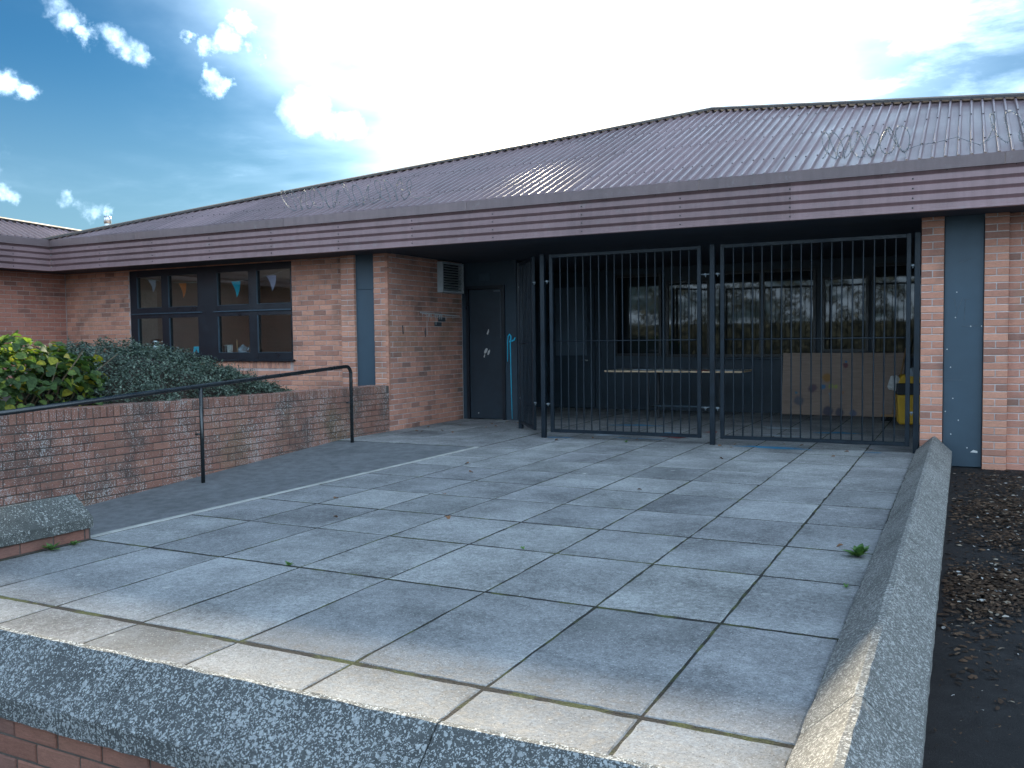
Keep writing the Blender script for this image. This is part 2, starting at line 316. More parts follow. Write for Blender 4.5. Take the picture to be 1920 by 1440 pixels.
def boardm():
    m, nt, b, g = newmat('painted_plywood'); t = nd(nt, 'ShaderNodeTexCoord'); o = t.outputs['Object']
    mp = nd(nt, 'ShaderNodeMapping', None, Vector=o, Scale=(2, 2, 18)); n = noise(nt, mp.outputs[0], 2, 5)
    c = ramp(nt, n, [(.3, (.34, .25, .20)), (.7, (.46, .34, .27))])
    wp = vmth(nt, 'ADD', o, vmth(nt, 'SCALE', vmth(nt, 'SUBTRACT', noise(nt, o, 9, 3, color=True), (.5, .5, .5)), scale=.06))
    for (x, z, r, cc) in ((.70, .60, .075, (.40, .20, .04)), (.64, .45, .045, (.03, .22, .45)), (.755, .465, .045, (.45, .5, .12)), (.83, .46, .03, (.45, .5, .12)),
                          (.22, .35, .03, (.04, .25, .40)), (.93, .37, .032, (.42, .2, .11)), (.97, .80, .05, (.16, .04, .07)), (.98, .86, .022, (.03, .22, .45)), (.48, .43, .08, (.12, .07, .11)),
                          (.27, .22, .09, (.13, .14, .19)), (.72, .07, .09, (.05, .055, .10)), (.9, .05, .08, (.06, .065, .11)), (1.1, .05, .06, (.10, .14, .24))):
        d = vmth(nt, 'DISTANCE', wp, (x, 0, z), out=1)
        c = mix(nt, mth(nt, 'MULTIPLY', sstep(nt, d, r*1.15, r*.6), .85), c, cc)
    setc(nt, b, c, .75, n, .1, .003); return m
M['board'] = boardm()

# ------------------------------------------------------------------ builders
def obj(name, data, mat=None, parent=None, loc=(0, 0, 0), rot=(0, 0, 0)):
    o = bpy.data.objects.new(name, data); COL.objects.link(o)
    o.location = loc; o.rotation_euler = rot
    if parent is not None: o.parent = parent
    return o
def empty(name, loc=(0, 0, 0), rot=(0, 0, 0), parent=None):
    return obj(name, None, None, parent, loc, rot)
def tag(o, label=None, cat=None, group=None, kind=None):
    for k, v in (('label', label), ('category', cat), ('group', group), ('kind', kind)):
        if v: o[k] = v
    return o
class MB:
    def __init__(s): s.v = []; s.f = []; s.sm = []
    def add(s, vs, fs, smooth=False):
        k = len(s.v); s.v += [tuple(p) for p in vs]; s.f += [tuple(i+k for i in f) for f in fs]; s.sm += [smooth]*len(fs); return s
    def box(s, x0, x1, y0, y1, z0, z1):
        return s.add([(x0, y0, z0), (x1, y0, z0), (x1, y1, z0), (x0, y1, z0), (x0, y0, z1), (x1, y0, z1), (x1, y1, z1), (x0, y1, z1)],
                     [(0, 3, 2, 1), (4, 5, 6, 7), (0, 1, 5, 4), (1, 2, 6, 5), (2, 3, 7, 6), (3, 0, 4, 7)])
    def bbox(s, x0, x1, y0, y1, z0, z1, b=.004):        # box with chamfered vertical and top edges
        def ring(i, z): return [(x0+i, y0, z), (x1-i, y0, z), (x1, y0+i, z), (x1, y1-i, z), (x1-i, y1, z), (x0+i, y1, z), (x0, y1-i, z), (x0, y0+i, z)]
        def ring2(i, z):
            return [(x0+2*i, y0+i, z), (x1-2*i, y0+i, z), (x1-i, y0+2*i, z), (x1-i, y1-2*i, z), (x1-2*i, y1-i, z), (x0+2*i, y1-i, z), (x0+i, y1-2*i, z), (x0+i, y0+2*i, z)]
        vs = ring2(b, z0)+ring(b, z0+b)+ring(b, z1-b)+ring2(b, z1); fs = [tuple(range(7, -1, -1)), tuple(range(24, 32))]
        for L in range(3):
            for i in range(8): fs.append((L*8+i, L*8+(i+1) % 8, L*8+8+(i+1) % 8, L*8+8+i))
        return s.add(vs, fs)
    def tube(s, pts, r, n=8, cap=True, smooth=True):
        pts = [Vector(p) for p in pts]; k = len(pts); vs = []; fs = []
        rr = r if isinstance(r, (list, tuple)) else [r]*k
        t0 = (pts[1]-pts[0]).normalized(); a = Vector((0, 0, 1)) if abs(t0.z) < .9 else Vector((1, 0, 0)); nn = t0.cross(a).normalized()
        for i in range(k):
            t = (pts[min(i+1, k-1)]-pts[max(i-1, 0)]).normalized(); nn = (nn-t*nn.dot(t)).normalized(); bb = t.cross(nn)
            for j in range(n):
                an = 2*math.pi*j/n; vs.append(pts[i]+(nn*math.cos(an)+bb*math.sin(an))*rr[i])
        for i in range(k-1):
            for j in range(n): fs.append((i*n+j, i*n+(j+1) % n, (i+1)*n+(j+1) % n, (i+1)*n+j))
        s.add(vs, fs, smooth)
        if cap: s.f += [tuple(len(s.v)-len(vs)+j for j in range(n-1, -1, -1)), tuple(len(s.v)-n+j for j in range(n))]; s.sm += [False, False]
        return s
    def lathe(s, prof, c=(0, 0, 0), n=20, smooth=True):
        vs = []; fs = []; k = len(prof)
        for (r, z) in prof:
            for j in range(n): a = 2*math.pi*j/n; vs.append((c[0]+r*math.cos(a), c[1]+r*math.sin(a), c[2]+z))
        for i in range(k-1):
            for j in range(n): fs.append((i*n+j, i*n+(j+1) % n, (i+1)*n+(j+1) % n, (i+1)*n+j))
        return s.add(vs, fs, smooth)
    def extr(s, prof, axis, a, b, closed=True):         # prof: list of (p,q); axis 'x': (y,z) ; axis 'y': (x,z)
        n = len(prof); mk = (lambda t, p: (t, p[0], p[1])) if axis == 'x' else (lambda t, p: (p[0], t, p[1]))
        vs = [mk(a, p) for p in prof]+[mk(b, p) for p in prof]; fs = []
        for i in range(n if closed else n-1): j = (i+1) % n; fs.append((i, j, n+j, n+i))
        if closed: fs += [tuple(range(n-1, -1, -1)), tuple(range(n, 2*n))]
        return s.add(vs, fs)
    def mesh(s, name, mat=None):
        me = bpy.data.meshes.new(name); me.from_pydata(s.v, [], s.f)
        if any(s.sm): me.polygons.foreach_set('use_smooth', s.sm)
        if mat: me.materials.append(M[mat])
        me.update(); return me
    def build(s, name, mat, parent=None, loc=(0, 0, 0), rot=(0, 0, 0), fix=False):
        me = s.mesh(name, mat)
        if fix:
            b = bmesh.new(); b.from_mesh(me); bmesh.ops.recalc_face_normals(b, faces=b.faces); b.to_mesh(me); b.free()
        return obj(name, me, None, parent, loc, rot)

def project(p):
    d = Vector(p)-CAM; z = d.dot(_fwd)
    if z < .2: return None
    return (960+F_PX*d.dot(RT)/z, 720-F_PX*d.dot(UP)/z)

# brick layer: a face with origin O, direction u, outward normal = u rotated -90 deg; (u, z) rectangles become bricks
_bm = {}
def brick_mesh(w, h, mat, variant, depth=.045):
    k = (round(w, 3), round(h, 3), mat, variant)
    if k in _bm: return _bm[k]
    rg = random.Random(hash((k[0], k[1], variant))); j = lambda a: rg.uniform(-a, a); c = .0035
    fr = [(c+j(.002), j(.0012), c+j(.002)), (w-c+j(.002), j(.0012), c+j(.002)), (w-c+j(.002), j(.0012), h-c+j(.002)), (c+j(.002), j(.0012), h-c+j(.002))]
    mdl = [(0, .004, 0), (w, .004, 0), (w, .004, h), (0, .004, h)]; bk = [(x, depth, z) for x, _, z in mdl]
    fs = [(0, 1, 2, 3)]
    for L in (0, 4):
        for i in range(4): fs.append((L+i, L+4+i, L+4+(i+1) % 4, L+(i+1) % 4))
    _bm[k] = MB().add(fr+mdl+bk, fs).mesh('brick', mat); return _bm[k]
class Bricks:
    def __init__(s): s.items = []      # (parent, matrix, w, h, mat)
    def lay(s, parent, O, ang, rects, mat, base=None, vis=True):
        for (u0, u1, z0, z1) in rects:
            if u1-u0 < .02: continue
            jit = random.uniform(-.0022, .0022); 
            m = Matrix.Translation(O) @ Matrix.Rotation(ang, 4, 'Z') @ Matrix.Translation((u0, jit, z0)) @ Matrix.Rotation(random.uniform(-.006, .006), 4, 'Z')
            s.items.append((parent, m, u1-u0, z1-z0, mat, base, vis))
    def finish(s, limit, rest_parent, rest_name='brickwork'):
        sc = []
        for it in s.items:
            W = (it[5] or Matrix()) @ it[1]; ps = [project(W @ Vector(q)) for q in ((0, 0, 0), (it[2], 0, 0), (it[2], 0, it[3]), (0, 0, it[3]))]
            if any(p is None for p in ps) or not it[6]: sc.append(0); continue
            cx = sum(p[0] for p in ps)/4; cy = sum(p[1] for p in ps)/4
            ar = abs(sum(ps[i][0]*ps[(i+1) % 4][1]-ps[(i+1) % 4][0]*ps[i][1] for i in range(4)))/2
            sc.append(ar if 0 < cx < 1920 and 0 < cy < 1440 else 0)
        order = sorted(range(len(sc)), key=lambda i: -sc[i]); pick = set(i for i in order[:limit] if sc[i] > 60)
        rest = {}
        for i, it in enumerate(s.items):
            me = brick_mesh(it[2], it[3], it[4], random.randrange(5))
            if i in pick:
                o = obj('brick', me, None, it[0]); o.matrix_local = it[1]
            else:
                b = rest.setdefault(it[4], MB()); b.add([it[1] @ v.co for v in me.vertices], [tuple(p.vertices) for p in me.polygons])
        # one joined part for the bricks that are too many or too small to single out
        if rest:
            A = MB(); mats = list(rest); idx = []
            for k, mt in enumerate(mats): idx += [k]*len(rest[mt].f); A.add(rest[mt].v, rest[mt].f)
            me = A.mesh(rest_name)
            for mt in mats: me.materials.append(M[mt])
            me.polygons.foreach_set('material_index', idx); o = obj(rest_name, me, None, rest_parent); o['kind'] = 'stuff'
def courses(L, z0, z1, holes=(), start=0, w=.215, h=.065, j=.010):
    out = []; z = z0; c = start
    while z1-z > .012:
        zt = min(z+h, z1); x = 0 if c % 2 == 0 else -(w+j)/2
        while x < L:
            a, b = max(0, x), min(L, x+w)
            segs = [(a, b)]
            for (hx0, hx1, hz0, hz1) in holes:
                if zt > hz0+.01 and z < hz1-.01:
                    ns = []
                    for (p, q) in segs:
                        if q <= hx0 or p >= hx1: ns.append((p, q))
                        else:
                            if p < hx0-.005: ns.append((p, hx0))
                            if q > hx1+.005: ns.append((hx1, q))
                    segs = ns
            out += [(p, q, z, zt) for p, q in segs if q-p > .02]
            x += w+j
        z += h+j; c += 1
    return out
def pier_courses(L, z0, z1, h=.065, j=.010):
    out = []; z = z0; c = 0
    while z1-z > .012:
        zt = min(z+h, z1)
        out += [(0, L, z, zt)] if c % 2 == 0 else [(0, L/2-j/2, z, zt), (L/2+j/2, L, z, zt)]
        z += h+j; c += 1
    return out

# ------------------------------------------------------------------ setting: ground
g = MB(); S = 1500
g.add([(-S, -S, -.42), (S, -S, -.42), (S, S, -.42), (-S, S, -.42)], [(0, 1, 2, 3)])
tag(g.build('ground', 'asphalt'), kind='structure')
g = MB(); n = 24
vs = []; fs = []
for i in range(n+1):
    y = 2.46-i*(2.46+9.5)/n; z = -.13-.010*max(0, 1-y)
    for xx in (.84, 1.6, 3.0, 9.0): vs.append((xx, y, z+random.uniform(-.006, .006)))
for i in range(n):
    for k in range(3): a = i*4+k; fs.append((a, a+4, a+5, a+1))
g.add(vs, fs, True); tag(g.build('side_path', 'path'), kind='structure')
# ramp
g = MB(); zr = lambda y: min(0.0, .057*(y-1.25))-.0015
ys = [1.168, 1.0]+[.8-.3*i for i in range(26)]; vs = []; fs = []
for y in ys:
    for xx in (-6.32, -5.3, -4.24): vs.append((xx, y, max(-.415, zr(y))))
for i in range(len(ys)-1):
    for k in range(2): a = i*3+k; fs.append((a, a+3, a+4, a+1))
g.add(vs, fs, True); tag(g.build('ramp', 'ramp'), kind='structure')
g = MB(); g.box(-13.2, -6.58, -9, 2.44, -.3, .50); tag(g.build('planting_bed', 'soil'), kind='structure')

# paving with its slabs
bed = MB(); bed.box(-4.2, .512, -5.85, 2.3, -.5, -.0018); bed.box(-7.1, .6, 2.3, 7.2, -.3, -.0021); bed.box(-6.3, -4.2, 1.168, 2.3, -.3, -.0024)
bed = bed.build('paving', 'bed'); tag(bed, kind='structure')
ROWS = [-5.86, -5.29, -4.19, -3.30, -2.56, -1.825, -1.075, -.327, .39, 1.165, 1.915, 2.66, 3.42, 4.17, 4.92, 5.67, 6.42, 7.12]
XS = [.505, 0, -.6, -1.2, -1.8, -2.4, -3.0, -3.6, -4.2, -4.8, -5.4, -6.0, -6.3, -7.0]
WIDE = {-5.29: .014, -4.19: .011, -2.56: .011}
def slab(x0, x1, y0, y1):
    j0 = WIDE.get(y0, .0085)+random.uniform(0, .003); j1 = WIDE.get(y1, .0085)+random.uniform(0, .003); a = random.uniform(.0042, .0078)
    X0, X1, Y0, Y1 = x0+a, x1-a, y0+j0, y1-j1; w, d = X1-X0, Y1-Y0; t = lambda s=.0025: random.uniform(-s, s)
    b = .005; vs = []; fs = []
    n = 11                                               # worn, slightly wavy edges
    per = []
    for (p, q) in (((0, 0), (w, 0)), ((w, 0), (w, d)), ((w, d), (0, d)), ((0, d), (0, 0))):
        for i in range(n):
            s = i/n; x = p[0]+(q[0]-p[0])*s; y = p[1]+(q[1]-p[1])*s
            q_ = .0065 if random.random() < .10 else .0025; per.append((x+t(q_), y+t(q_)))
    cx, cy = w/2, d/2; k = len(per)
    tx, ty = random.uniform(-.0022, .0022), random.uniform(-.0016, .0016); h0 = random.uniform(-.0004, .0014)
    hz = lambda x, y: h0+tx*(x-cx)+ty*(y-cy)
    vs += [(x, y, -.05) for x, y in per]+[(x, y, hz(x, y)-.0028) for x, y in per]
    ins = [(x+(b if x < cx else -b)*(1+random.random()*.8), y+(b if y < cy else -b)*(1+random.random()*.8)) for x, y in per]
    vs += [(x, y, hz(x, y)) for x, y in ins]
    for L in (0, k):
        for i in range(k): fs.append((L+i, L+(i+1) % k, L+k+(i+1) % k, L+k+i))
    fs.append(tuple(range(2*k, 3*k)))
    MB().add(vs, fs).build('paving_slab', 'slab', bed, (X0, Y0, 0))
for r in range(len(ROWS)-1):
    for c in range(len(XS)-1):
        x1, x0, y0, y1 = XS[c], XS[c+1], ROWS[r], ROWS[r+1]
        if x1 <= -4.2+.001:
            if y0 < 1.16: continue
            if x1 <= -6.3+.001 and y0 < 4.5: continue
            if y0 < 4.5 and x0 < -6.3: x0 = -6.29
        elif x0 < -4.19:
            x0 = -4.135 if y1 < -4.1 else -4.185
        slab(x0, x1, y0, y1)
k = MB(); k.bbox(-4.245, -4.19, -4.18, -1.45, -.30, .004, .005); k.build('kerb_stone', 'kerb', bed)
k = MB(); k.bbox(-4.245, -4.19, -1.444, 1.16, -.30, .004, .005); k.build('kerb_stone', 'kerb', bed)
def blotch(cx, cy, rx, ry, mat, name='paint_stain', z=.0045, n=26):
    ph = [random.uniform(0, 6.28) for _ in range(4)]; vs = [(cx, cy, z)]
    for i in range(n):
        a = 2*math.pi*i/n; rr = 1+.28*math.sin(2*a+ph[0])+.22*math.sin(3*a+ph[1])+.2*math.sin(5*a+ph[2])+.12*math.sin(9*a+ph[3])
        vs.append((cx+rx*rr*math.cos(a), cy+ry*rr*math.sin(a), z))
    MB().add(vs, [(0, i+1, (i+1) % n+1) for i in range(n)]).build(name, mat, bed)
for b_ in ((-3.72, 2.42, .17, .035, 'cyan_floor'), (-2.75, 2.66, .24, .035, 'cyan_floor'), (-1.0, 2.32, .42, .07, 'cyan_floor'), (-3.2, 2.95, .25, .10, 'palepaint'), (-2.6, 3.4, .2, .08, 'cyan_floor'),
           (-2.35, 3.0, .18, .09, 'red_floor'), (-2.05, 3.75, .1, .08, 'red_floor'), (-2.2, 3.2, .2, .06, 'palepaint'), (-3.3, 4.3, .3, .12, 'cyan_floor'), (-1.1, 3.6, .22, .08, 'palepaint'), (-1.3, 4.6, .3, .1, 'palepaint'),
           (.1, 2.26, .07, .03, 'cyan_floor'), (-.2, 3.1, .3, .08, 'cyan_floor'), (-.5, 4.2, .25, .1, 'cyan_floor')): blotch(*b_)

# ------------------------------------------------------------------ building
B = tag(empty('school_building'), 'single-storey brick building with brown corrugated metal roof and deep eaves', 'building')
BR = Bricks()
def wallpart(name, boxes, mat, parent=B):
    w = MB()
    for b_ in boxes: w.box(*b_)
    return w.build(name, mat, parent)
ZG, ZT = -.14, 2.52; REC = .008
# window wall (faces -Y at 2.44)
WX0, WX1, WZ0, WZ1 = -11.60, -8.10, .99, 2.50; YW = 2.44
w1 = wallpart('window_wall', [(-13.2, WX0, YW+REC, 2.62, .3, ZT+.1), (WX1, -7.12, YW+REC, 2.62, .3, ZT+.1), (WX0, WX1, YW+REC, 2.62, .3, WZ0), (WX0, WX1, YW+REC, 2.62, WZ1, ZT+.1)], 'mortar_tan')
BR.lay(w1, (-13.195, YW, .40), 0, courses(13.195-7.125, 0, ZT-.40, holes=((13.195+WX0-.005, 13.195+WX1+.005, WZ0-.40-.115, WZ1-.40),)), 'brick_tan')
BR.lay(w1, (WX0, YW, WZ0-.111), 0, [(.075*i, .075*i+.066, 0, .105) for i in range(46)], 'brick_tan')
# left wing wall (faces +X at -13.2)
w2 = wallpart('wing_wall', [(-13.4, -13.2-REC, -9, 2.70, .3, ZT+.1)], 'mortar_tan')
BR.lay(w2, (-13.2, -6.0, .40), R(90), courses(8.43, 0, ZT-.40), 'brick_red')
# left pier pair
def pier(name, x0, x1, z0, yf=2.36, mat='brick_tan', back=2.62, vis=True):
    p = wallpart(name, [(x0+.003, x1-.003, yf+REC, back, z0-.1, ZT)], 'mortar')
    BR.lay(p, (x0, yf, z0), 0, pier_courses(x1-x0, 0, ZT-z0), mat, vis=vis); return p
def returns(p, x, side, z0, mat='brick_tan', y0=2.366, d=.08):     # thin brick side face of a pier that stands proud
    BR.lay(p, (x, y0, z0) if side > 0 else (x, y0+d, z0), R(90) if side > 0 else R(-90), [(0, d, .075*i, .075*i+.065) for i in range(int((ZT-z0)/.075))], mat)
pier('pier', -7.12, -6.882, .38); pier('pier', -6.540, -6.302, .38)
pr1 = pier('pier', .545, .762, -.14); pr2 = pier('pier', 1.140, 1.362, -.14)
returns(pr2, 1.362, 1, -.14)
def cladding(x0, x1, z0, yf=2.405, split=None):
    e = MB()
    if split: e.bbox(x0, x1, yf, yf+.03, z0, split-.0015, .002); e.bbox(x0, x1, yf, yf+.03, split+.0015, ZT, .002)
    else: e.bbox(x0, x1, yf, yf+.03, z0, ZT, .003)
    return e.build('cladding_panel', 'panel', B)
wallpart('panel_backing', [(-6.882, -6.54, 2.44, 2.6, .3, ZT)], 'navy'); wallpart('panel_backing', [(.762, 1.14, 2.44, 2.6, -.3, ZT)], 'navy')
cladding(-6.877, -6.545, .60, split=2.02); cp = cladding(.767, 1.135, -.12)
sc = MB()                                                # letters scratched into the right-hand panel
for pts in (((.862, 1.645), (.872, 1.60), (.878, 1.555)), ((.845, 1.645), (.875, 1.648)), ((.942, 1.66), (.905, 1.56), (.880, 1.47), (.872, 1.468)), ((.955, 1.642), (1.012, 1.642)), ((.968, 1.64), (.960, 1.52), (.963, 1.42)),
            ((.90, 2.02), (.96, 2.045), (1.03, 2.075)), ((.78, .795), (.95, .795)), ((.94, 1.36), (1.12, 1.365))):
    for a_, b_ in zip(pts[:-1], pts[1:]): sc.tube([(a_[0], 2.404, a_[1]), (b_[0], 2.404, b_[1])], .0016, 4)
tag(sc.build('scratch_marks', 'scratch', cp), kind='stuff')
sc = MB()
for (x, z) in ((.885, 1.72), (.875, 1.455), (1.02, 1.36), (1.12, 1.36), (.80, 1.12), (.835, .93), (.86, .60), (.915, .37), (.845, .22), (1.0, .08), (.79, .46)):
    sc.add([(x-.006, 2.403, z-.004), (x+.005, 2.403, z-.006), (x+.006, 2.403, z+.004), (x-.003, 2.403, z+.007)], [(0, 1, 2, 3)])
sc.add([(1.03, 2.403, .035), (1.10, 2.403, .03), (1.098, 2.403, .05), (1.06, 2.403, .06)], [(0, 1, 2, 3)])
tag(sc.build('paint_chips', 'white', cp), kind='stuff')
# right wall beyond the piers
w3 = wallpart('right_wall', [(1.362, 7.4, YW+REC, 2.62, -.4, ZT+.1)], 'mortar')
BR.lay(w3, (1.366, YW, -.14), 0, courses(5.9, 0, ZT+.14), 'brick_side')
# recess side wall (faces +X at -6.3)
w4 = wallpart('recess_wall', [(-6.5, -6.30-REC, 2.60, 4.60, -.3, ZT), (-6.42, -6.30-REC, 2.37, 2.60, -.3, ZT)], 'mortar')
rects = courses(2.075, 0, ZT, start=1)
dark = [r_ for r_ in rects if (abs(r_[0]-1.29) < .12 and abs(r_[2]-1.575) < .03) or (abs(r_[0]-1.18) < .12 and abs(r_[2]-1.5) < .03)]
BR.lay(w4, (-6.3, 2.365, -.005), R(90), [r_ for r_ in rects if r_ not in dark], 'brick_side')
BR.lay(w4, (-6.3, 2.365, -.005), R(90), dark, 'brick_dark')
dr = MB()                                                # white paint run along a bed joint, with drips
y = 3.19
while y < 4.36:
    L = random.uniform(.03, .09); dr.box(-6.301, -6.2965, y, y+L, 1.69-.01*random.random()-.03*(y-3.2), 1.705-.03*(y-3.2)); y += L*random.uniform(.7, 1.15)
for i in range(26):
    y = 3.2+random.random()*1.0; h = random.choice((.03, .05, .08, .05, .06)); z = 1.70-.03*(y-3.2); dr.box(-6.301, -6.297, y, y+.006, z-h, z)
for (y, h) in ((3.38, .33), (3.64, .17), (3.42, .12)): dr.box(-6.301, -6.297, y, y+.008, 1.69-h, 1.69)
tag(dr.build('paint_run', 'drywhite', w4), kind='stuff')
tr = MB(); tr.tube([(-6.298, 3.33, 1.47), (-6.297, 3.325, 1.40), (-6.298, 3.33, 1.33)], [.006, .012, .006], 5); tr.tube([(-6.298, 2.72, 1.50), (-6.297, 2.73, 1.38)], .008, 5); tr.build('tar_mark', 'brick_dark', w4)
# vent box
v = empty('vent', (-6.3, 3.70, 2.02), parent=B)
f_ = MB(); f_.box(0, .10, 0, .03, 0, .47); f_.box(0, .10, .62, .65, 0, .47); f_.box(0, .10, .03, .62, 0, .025); f_.box(0, .10, .03, .62, .445, .47); f_.build('vent_frame', 'slat', v)
MB().box(.002, .012, .031, .619, .026, .444).build('vent_back', 'dark_plastic', v)
sl = MB(); sl.add([(.03, .031, .030), (.095, .031, .004), (.095, .619, .004), (.03, .619, .030), (.03, .031, .036), (.095, .031, .010), (.095, .619, .010), (.03, .619, .036)], [(0, 3, 2, 1), (4, 5, 6, 7), (0, 1, 5, 4), (1, 2, 6, 5), (2, 3, 7, 6), (3, 0, 4, 7)])
sm = sl.mesh('vent_slat', 'slat')
for i in range(10): obj('vent_slat', sm, None, v, (0, 0, .03+.040*i))
# door wall of the recess (faces -Y at 4.44)
dw = wallpart('door_wall', [(-6.3, -6.22, 4.46, 4.6, -.2, ZT), (-6.22, -5.52, 4.46, 4.6, 2.14, ZT), (-5.52, -5.32, 4.46, 4.6, -.2, ZT)], 'navy')
dfm = MB(); dfm.box(-6.22, -6.17, 4.43, 4.58, 0, 2.14); dfm.box(-5.57, -5.52, 4.43, 4.58, 0, 2.14); dfm.box(-6.17, -5.57, 4.43, 4.58, 2.09, 2.14); dfm.build('door_frame', 'frame', B)
dd = MB(); dd.bbox(-6.165, -5.575, 4.455, 4.50, .012, 2.085, .003); dd = dd.build('door', 'doorpaint', B)
h_ = MB(); h_.box(-5.72, -5.60, 4.449, 4.4545, 2.04, 2.058); h_.box(-5.602, -5.596, 4.449, 4.4545, 1.30, 2.04); h_.build('door_trim', 'scratch', dd)
sp = MB()
for (x, z, w_, h2) in ((-5.83, 1.40, .018, .045), (-5.87, 1.10, .03, .05), (-5.90, 1.02, .012, .03), (-5.82, 1.08, .02, .05), (-6.02, .10, .012, .01)):
    n_ = 12; vs = [(x+w_*math.cos(6.283*i/n_)*random.uniform(.6, 1.2)+.3*h2*math.sin(6.283*i/n_), 4.4532, z+h2*math.sin(6.283*i/n_)*random.uniform(.6, 1.2)) for i in range(n_)]
    sp.add(vs, [tuple(range(n_))])
tag(sp.build('paint_splashes', 'cream', dd), kind='stuff')
MB().bbox(-5.98, -5.78, 4.446, 4.46, 2.22, 2.34, .003).build('door_sign', 'panel', dw)
cy = MB()                                                # turquoise spray-paint squiggle with long runs
cy.tube([(-5.485, 4.455, .93), (-5.48, 4.455, 1.25), (-5.47, 4.455, 1.33), (-5.445, 4.455, 1.36), (-5.42, 4.455, 1.33), (-5.425, 4.455, 1.28), (-5.445, 4.455, 1.245), (-5.40, 4.455, 1.255), (-5.365, 4.455, 1.27), (-5.345, 4.455, 1.31)], [.006, .008, .011, .013, .013, .013, .013, .013, .013, .01], 6)
cy.tube([(-5.435, 4.456, 1.25), (-5.43, 4.456, .9), (-5.425, 4.456, .45), (-5.415, 4.456, .02)], [.012, .007, .006, .004], 6)
cy.build('spray_mark', 'cyan', dw)
# covered area behind the gates
wallpart('covered_back_wall', [(-7.1, .6, 7.14, 7.3, -.3, ZT)], 'navy')
wallpart('covered_end_wall', [(.60, .74, 2.62, 7.14, -.3, ZT), (-7.2, -7.1, 4.6, 7.3, -.3, ZT), (-7.1, -6.3, 4.602, 4.70, -.3, ZT)], 'navy')
wallpart('covered_ceiling', [(-7.2, .74, 2.42, 7.3, ZT, ZT+.08)], 'soffit')
YB = 7.14
bd = MB(); bd.bbox(-5.95, -5.05, YB-.05, YB-.002, .01, 2.28, .004); bd = bd.build('back_door', 'navy', B)
MB().bbox(-5.82, -5.20, YB-.062, YB-.051, .97, 2.22, .003).build('door_glazing', 'panel_pale', bd)
MB().tube([(-5.28, YB-.07, .88), (-5.17, YB-.09, .88)], .013, 8).build('door_handle', 'silver', bd)
for (x0, x1, z0, z1) in ((-4.62, -3.84, 1.0, 2.36), (-3.66, -2.98, .98, 2.22), (-2.86, -2.10, .98, 2.34), (-2.02, -1.24, .98, 2.34), (-1.06, -.44, 1.06, 2.18), (-.30, .52, .98, 2.36)):
    wn = empty('back_window', parent=B)
    fr = MB(); t = .045
    fr.box(x0-t, x0, YB-.05, YB-.002, z0-t, z1+t); fr.box(x1, x1+t, YB-.05, YB-.002, z0-t, z1+t); fr.box(x0, x1, YB-.05, YB-.002, z0-t, z0); fr.box(x0, x1, YB-.05, YB-.002, z1, z1+t)
    fr.build('window_frame', 'frame', wn); MB().box(x0+.002, x1-.002, YB-.026, YB-.012, z0+.002, z1-.002).build('window_pane', 'dglass', wn)
MB().bbox(-3.0, .58, YB-.09, YB-.002, .90, .925, .003).build('window_ledge', 'panel', B)

# the bunting window
wn = empty('window', parent=B)
cols = [(-11.43, -10.86), (-10.70, -10.05), (-9.62, -8.97), (-8.80, -8.135)]; zb, zm0, zm1, zt_ = 1.12, 1.70, 1.87, 2.39
fr = MB(); Y0, Y1 = 2.455, 2.53
edges = [WX0+.003]+[x for c in cols for x in c]+[WX1-.003]
for i in range(0, len(edges), 2): MB().box(edges[i], edges[i+1], Y0, Y1, WZ0+.03, WZ1-.002).build('mullion', 'frame', wn)
for (a, b_) in cols:
    for (z0, z1) in ((WZ0+.03, zb), (zm0, zm1), (zt_, WZ1-.002)): MB().box(a, b_, Y0+.003, Y1, z0, z1).build('transom', 'frame', wn)
for (a, b_) in ((-11.58, -9.95), (-9.70, -8.12)): MB().bbox(a, b_, Y0-.022, Y0-.001, 1.765, 1.785, .003).build('drip_bar', 'panel', wn)
for (a, b_) in cols:
    for (z0, z1) in ((zb, zm0), (zm1, zt_)):
        fr = MB(); fr.box(a, a+.008, Y0-.006, Y0+.02, z0, z1); fr.box(a+.008, b_, Y0-.006, Y0+.02, z0, z0+.008); fr.build('glazing_bead', 'panel', wn)
for (a, b_) in cols:
    for (z0, z1) in ((zb, zm0), (zm1, zt_)): MB().box(a+.001, b_-.001, 2.485, 2.491, z0+.001, z1-.001).build('window_pane', 'glass', wn)
MB().bbox(WX0-.01, WX1+.04, 2.385, 2.53, WZ0-.004, WZ0+.028, .004).build('window_sill', 'frame', wn)
MB().bbox(WX0, WX1, 2.54, 2.95, 1.065, 1.095, .004).build('inner_sill', 'cream', wn)
# room behind it
wallpart('classroom_wall', [(-13.0, -11.85, 7.0, 7.1, 0, 2.7), (-7.5, -7.2, 7.0, 7.1, 0, 2.7), (-11.85, -7.5, 7.0, 7.1, 0, .9), (-11.85, -7.5, 7.0, 7.1, 2.5, 2.7), (-13.1, -13.0, 2.62, 7.1, 0, 2.7), (-7.2, -7.1, 2.62, 7.1, 0, 2.7)], 'room')  # wide opening in the unseen back wall is added to let daylight in
wallpart('classroom_ceiling', [(-13.0, -7.2, 2.62, 7.0, 2.62, 2.7)], 'room'); wallpart('classroom_floor', [(-13.0, -7.2, 2.62, 7.0, .0, .1)], 'room_floor')
MB().bbox(-11.9, -11.2, 6.9, 6.99, 1.2, 2.0, .005).build('wall_poster', 'flag_pale', B)
MB().bbox(-12.97, -12.93, 3.2, 4.2, 1.15, 2.3, .005).build('wall_board', 'cream', B)

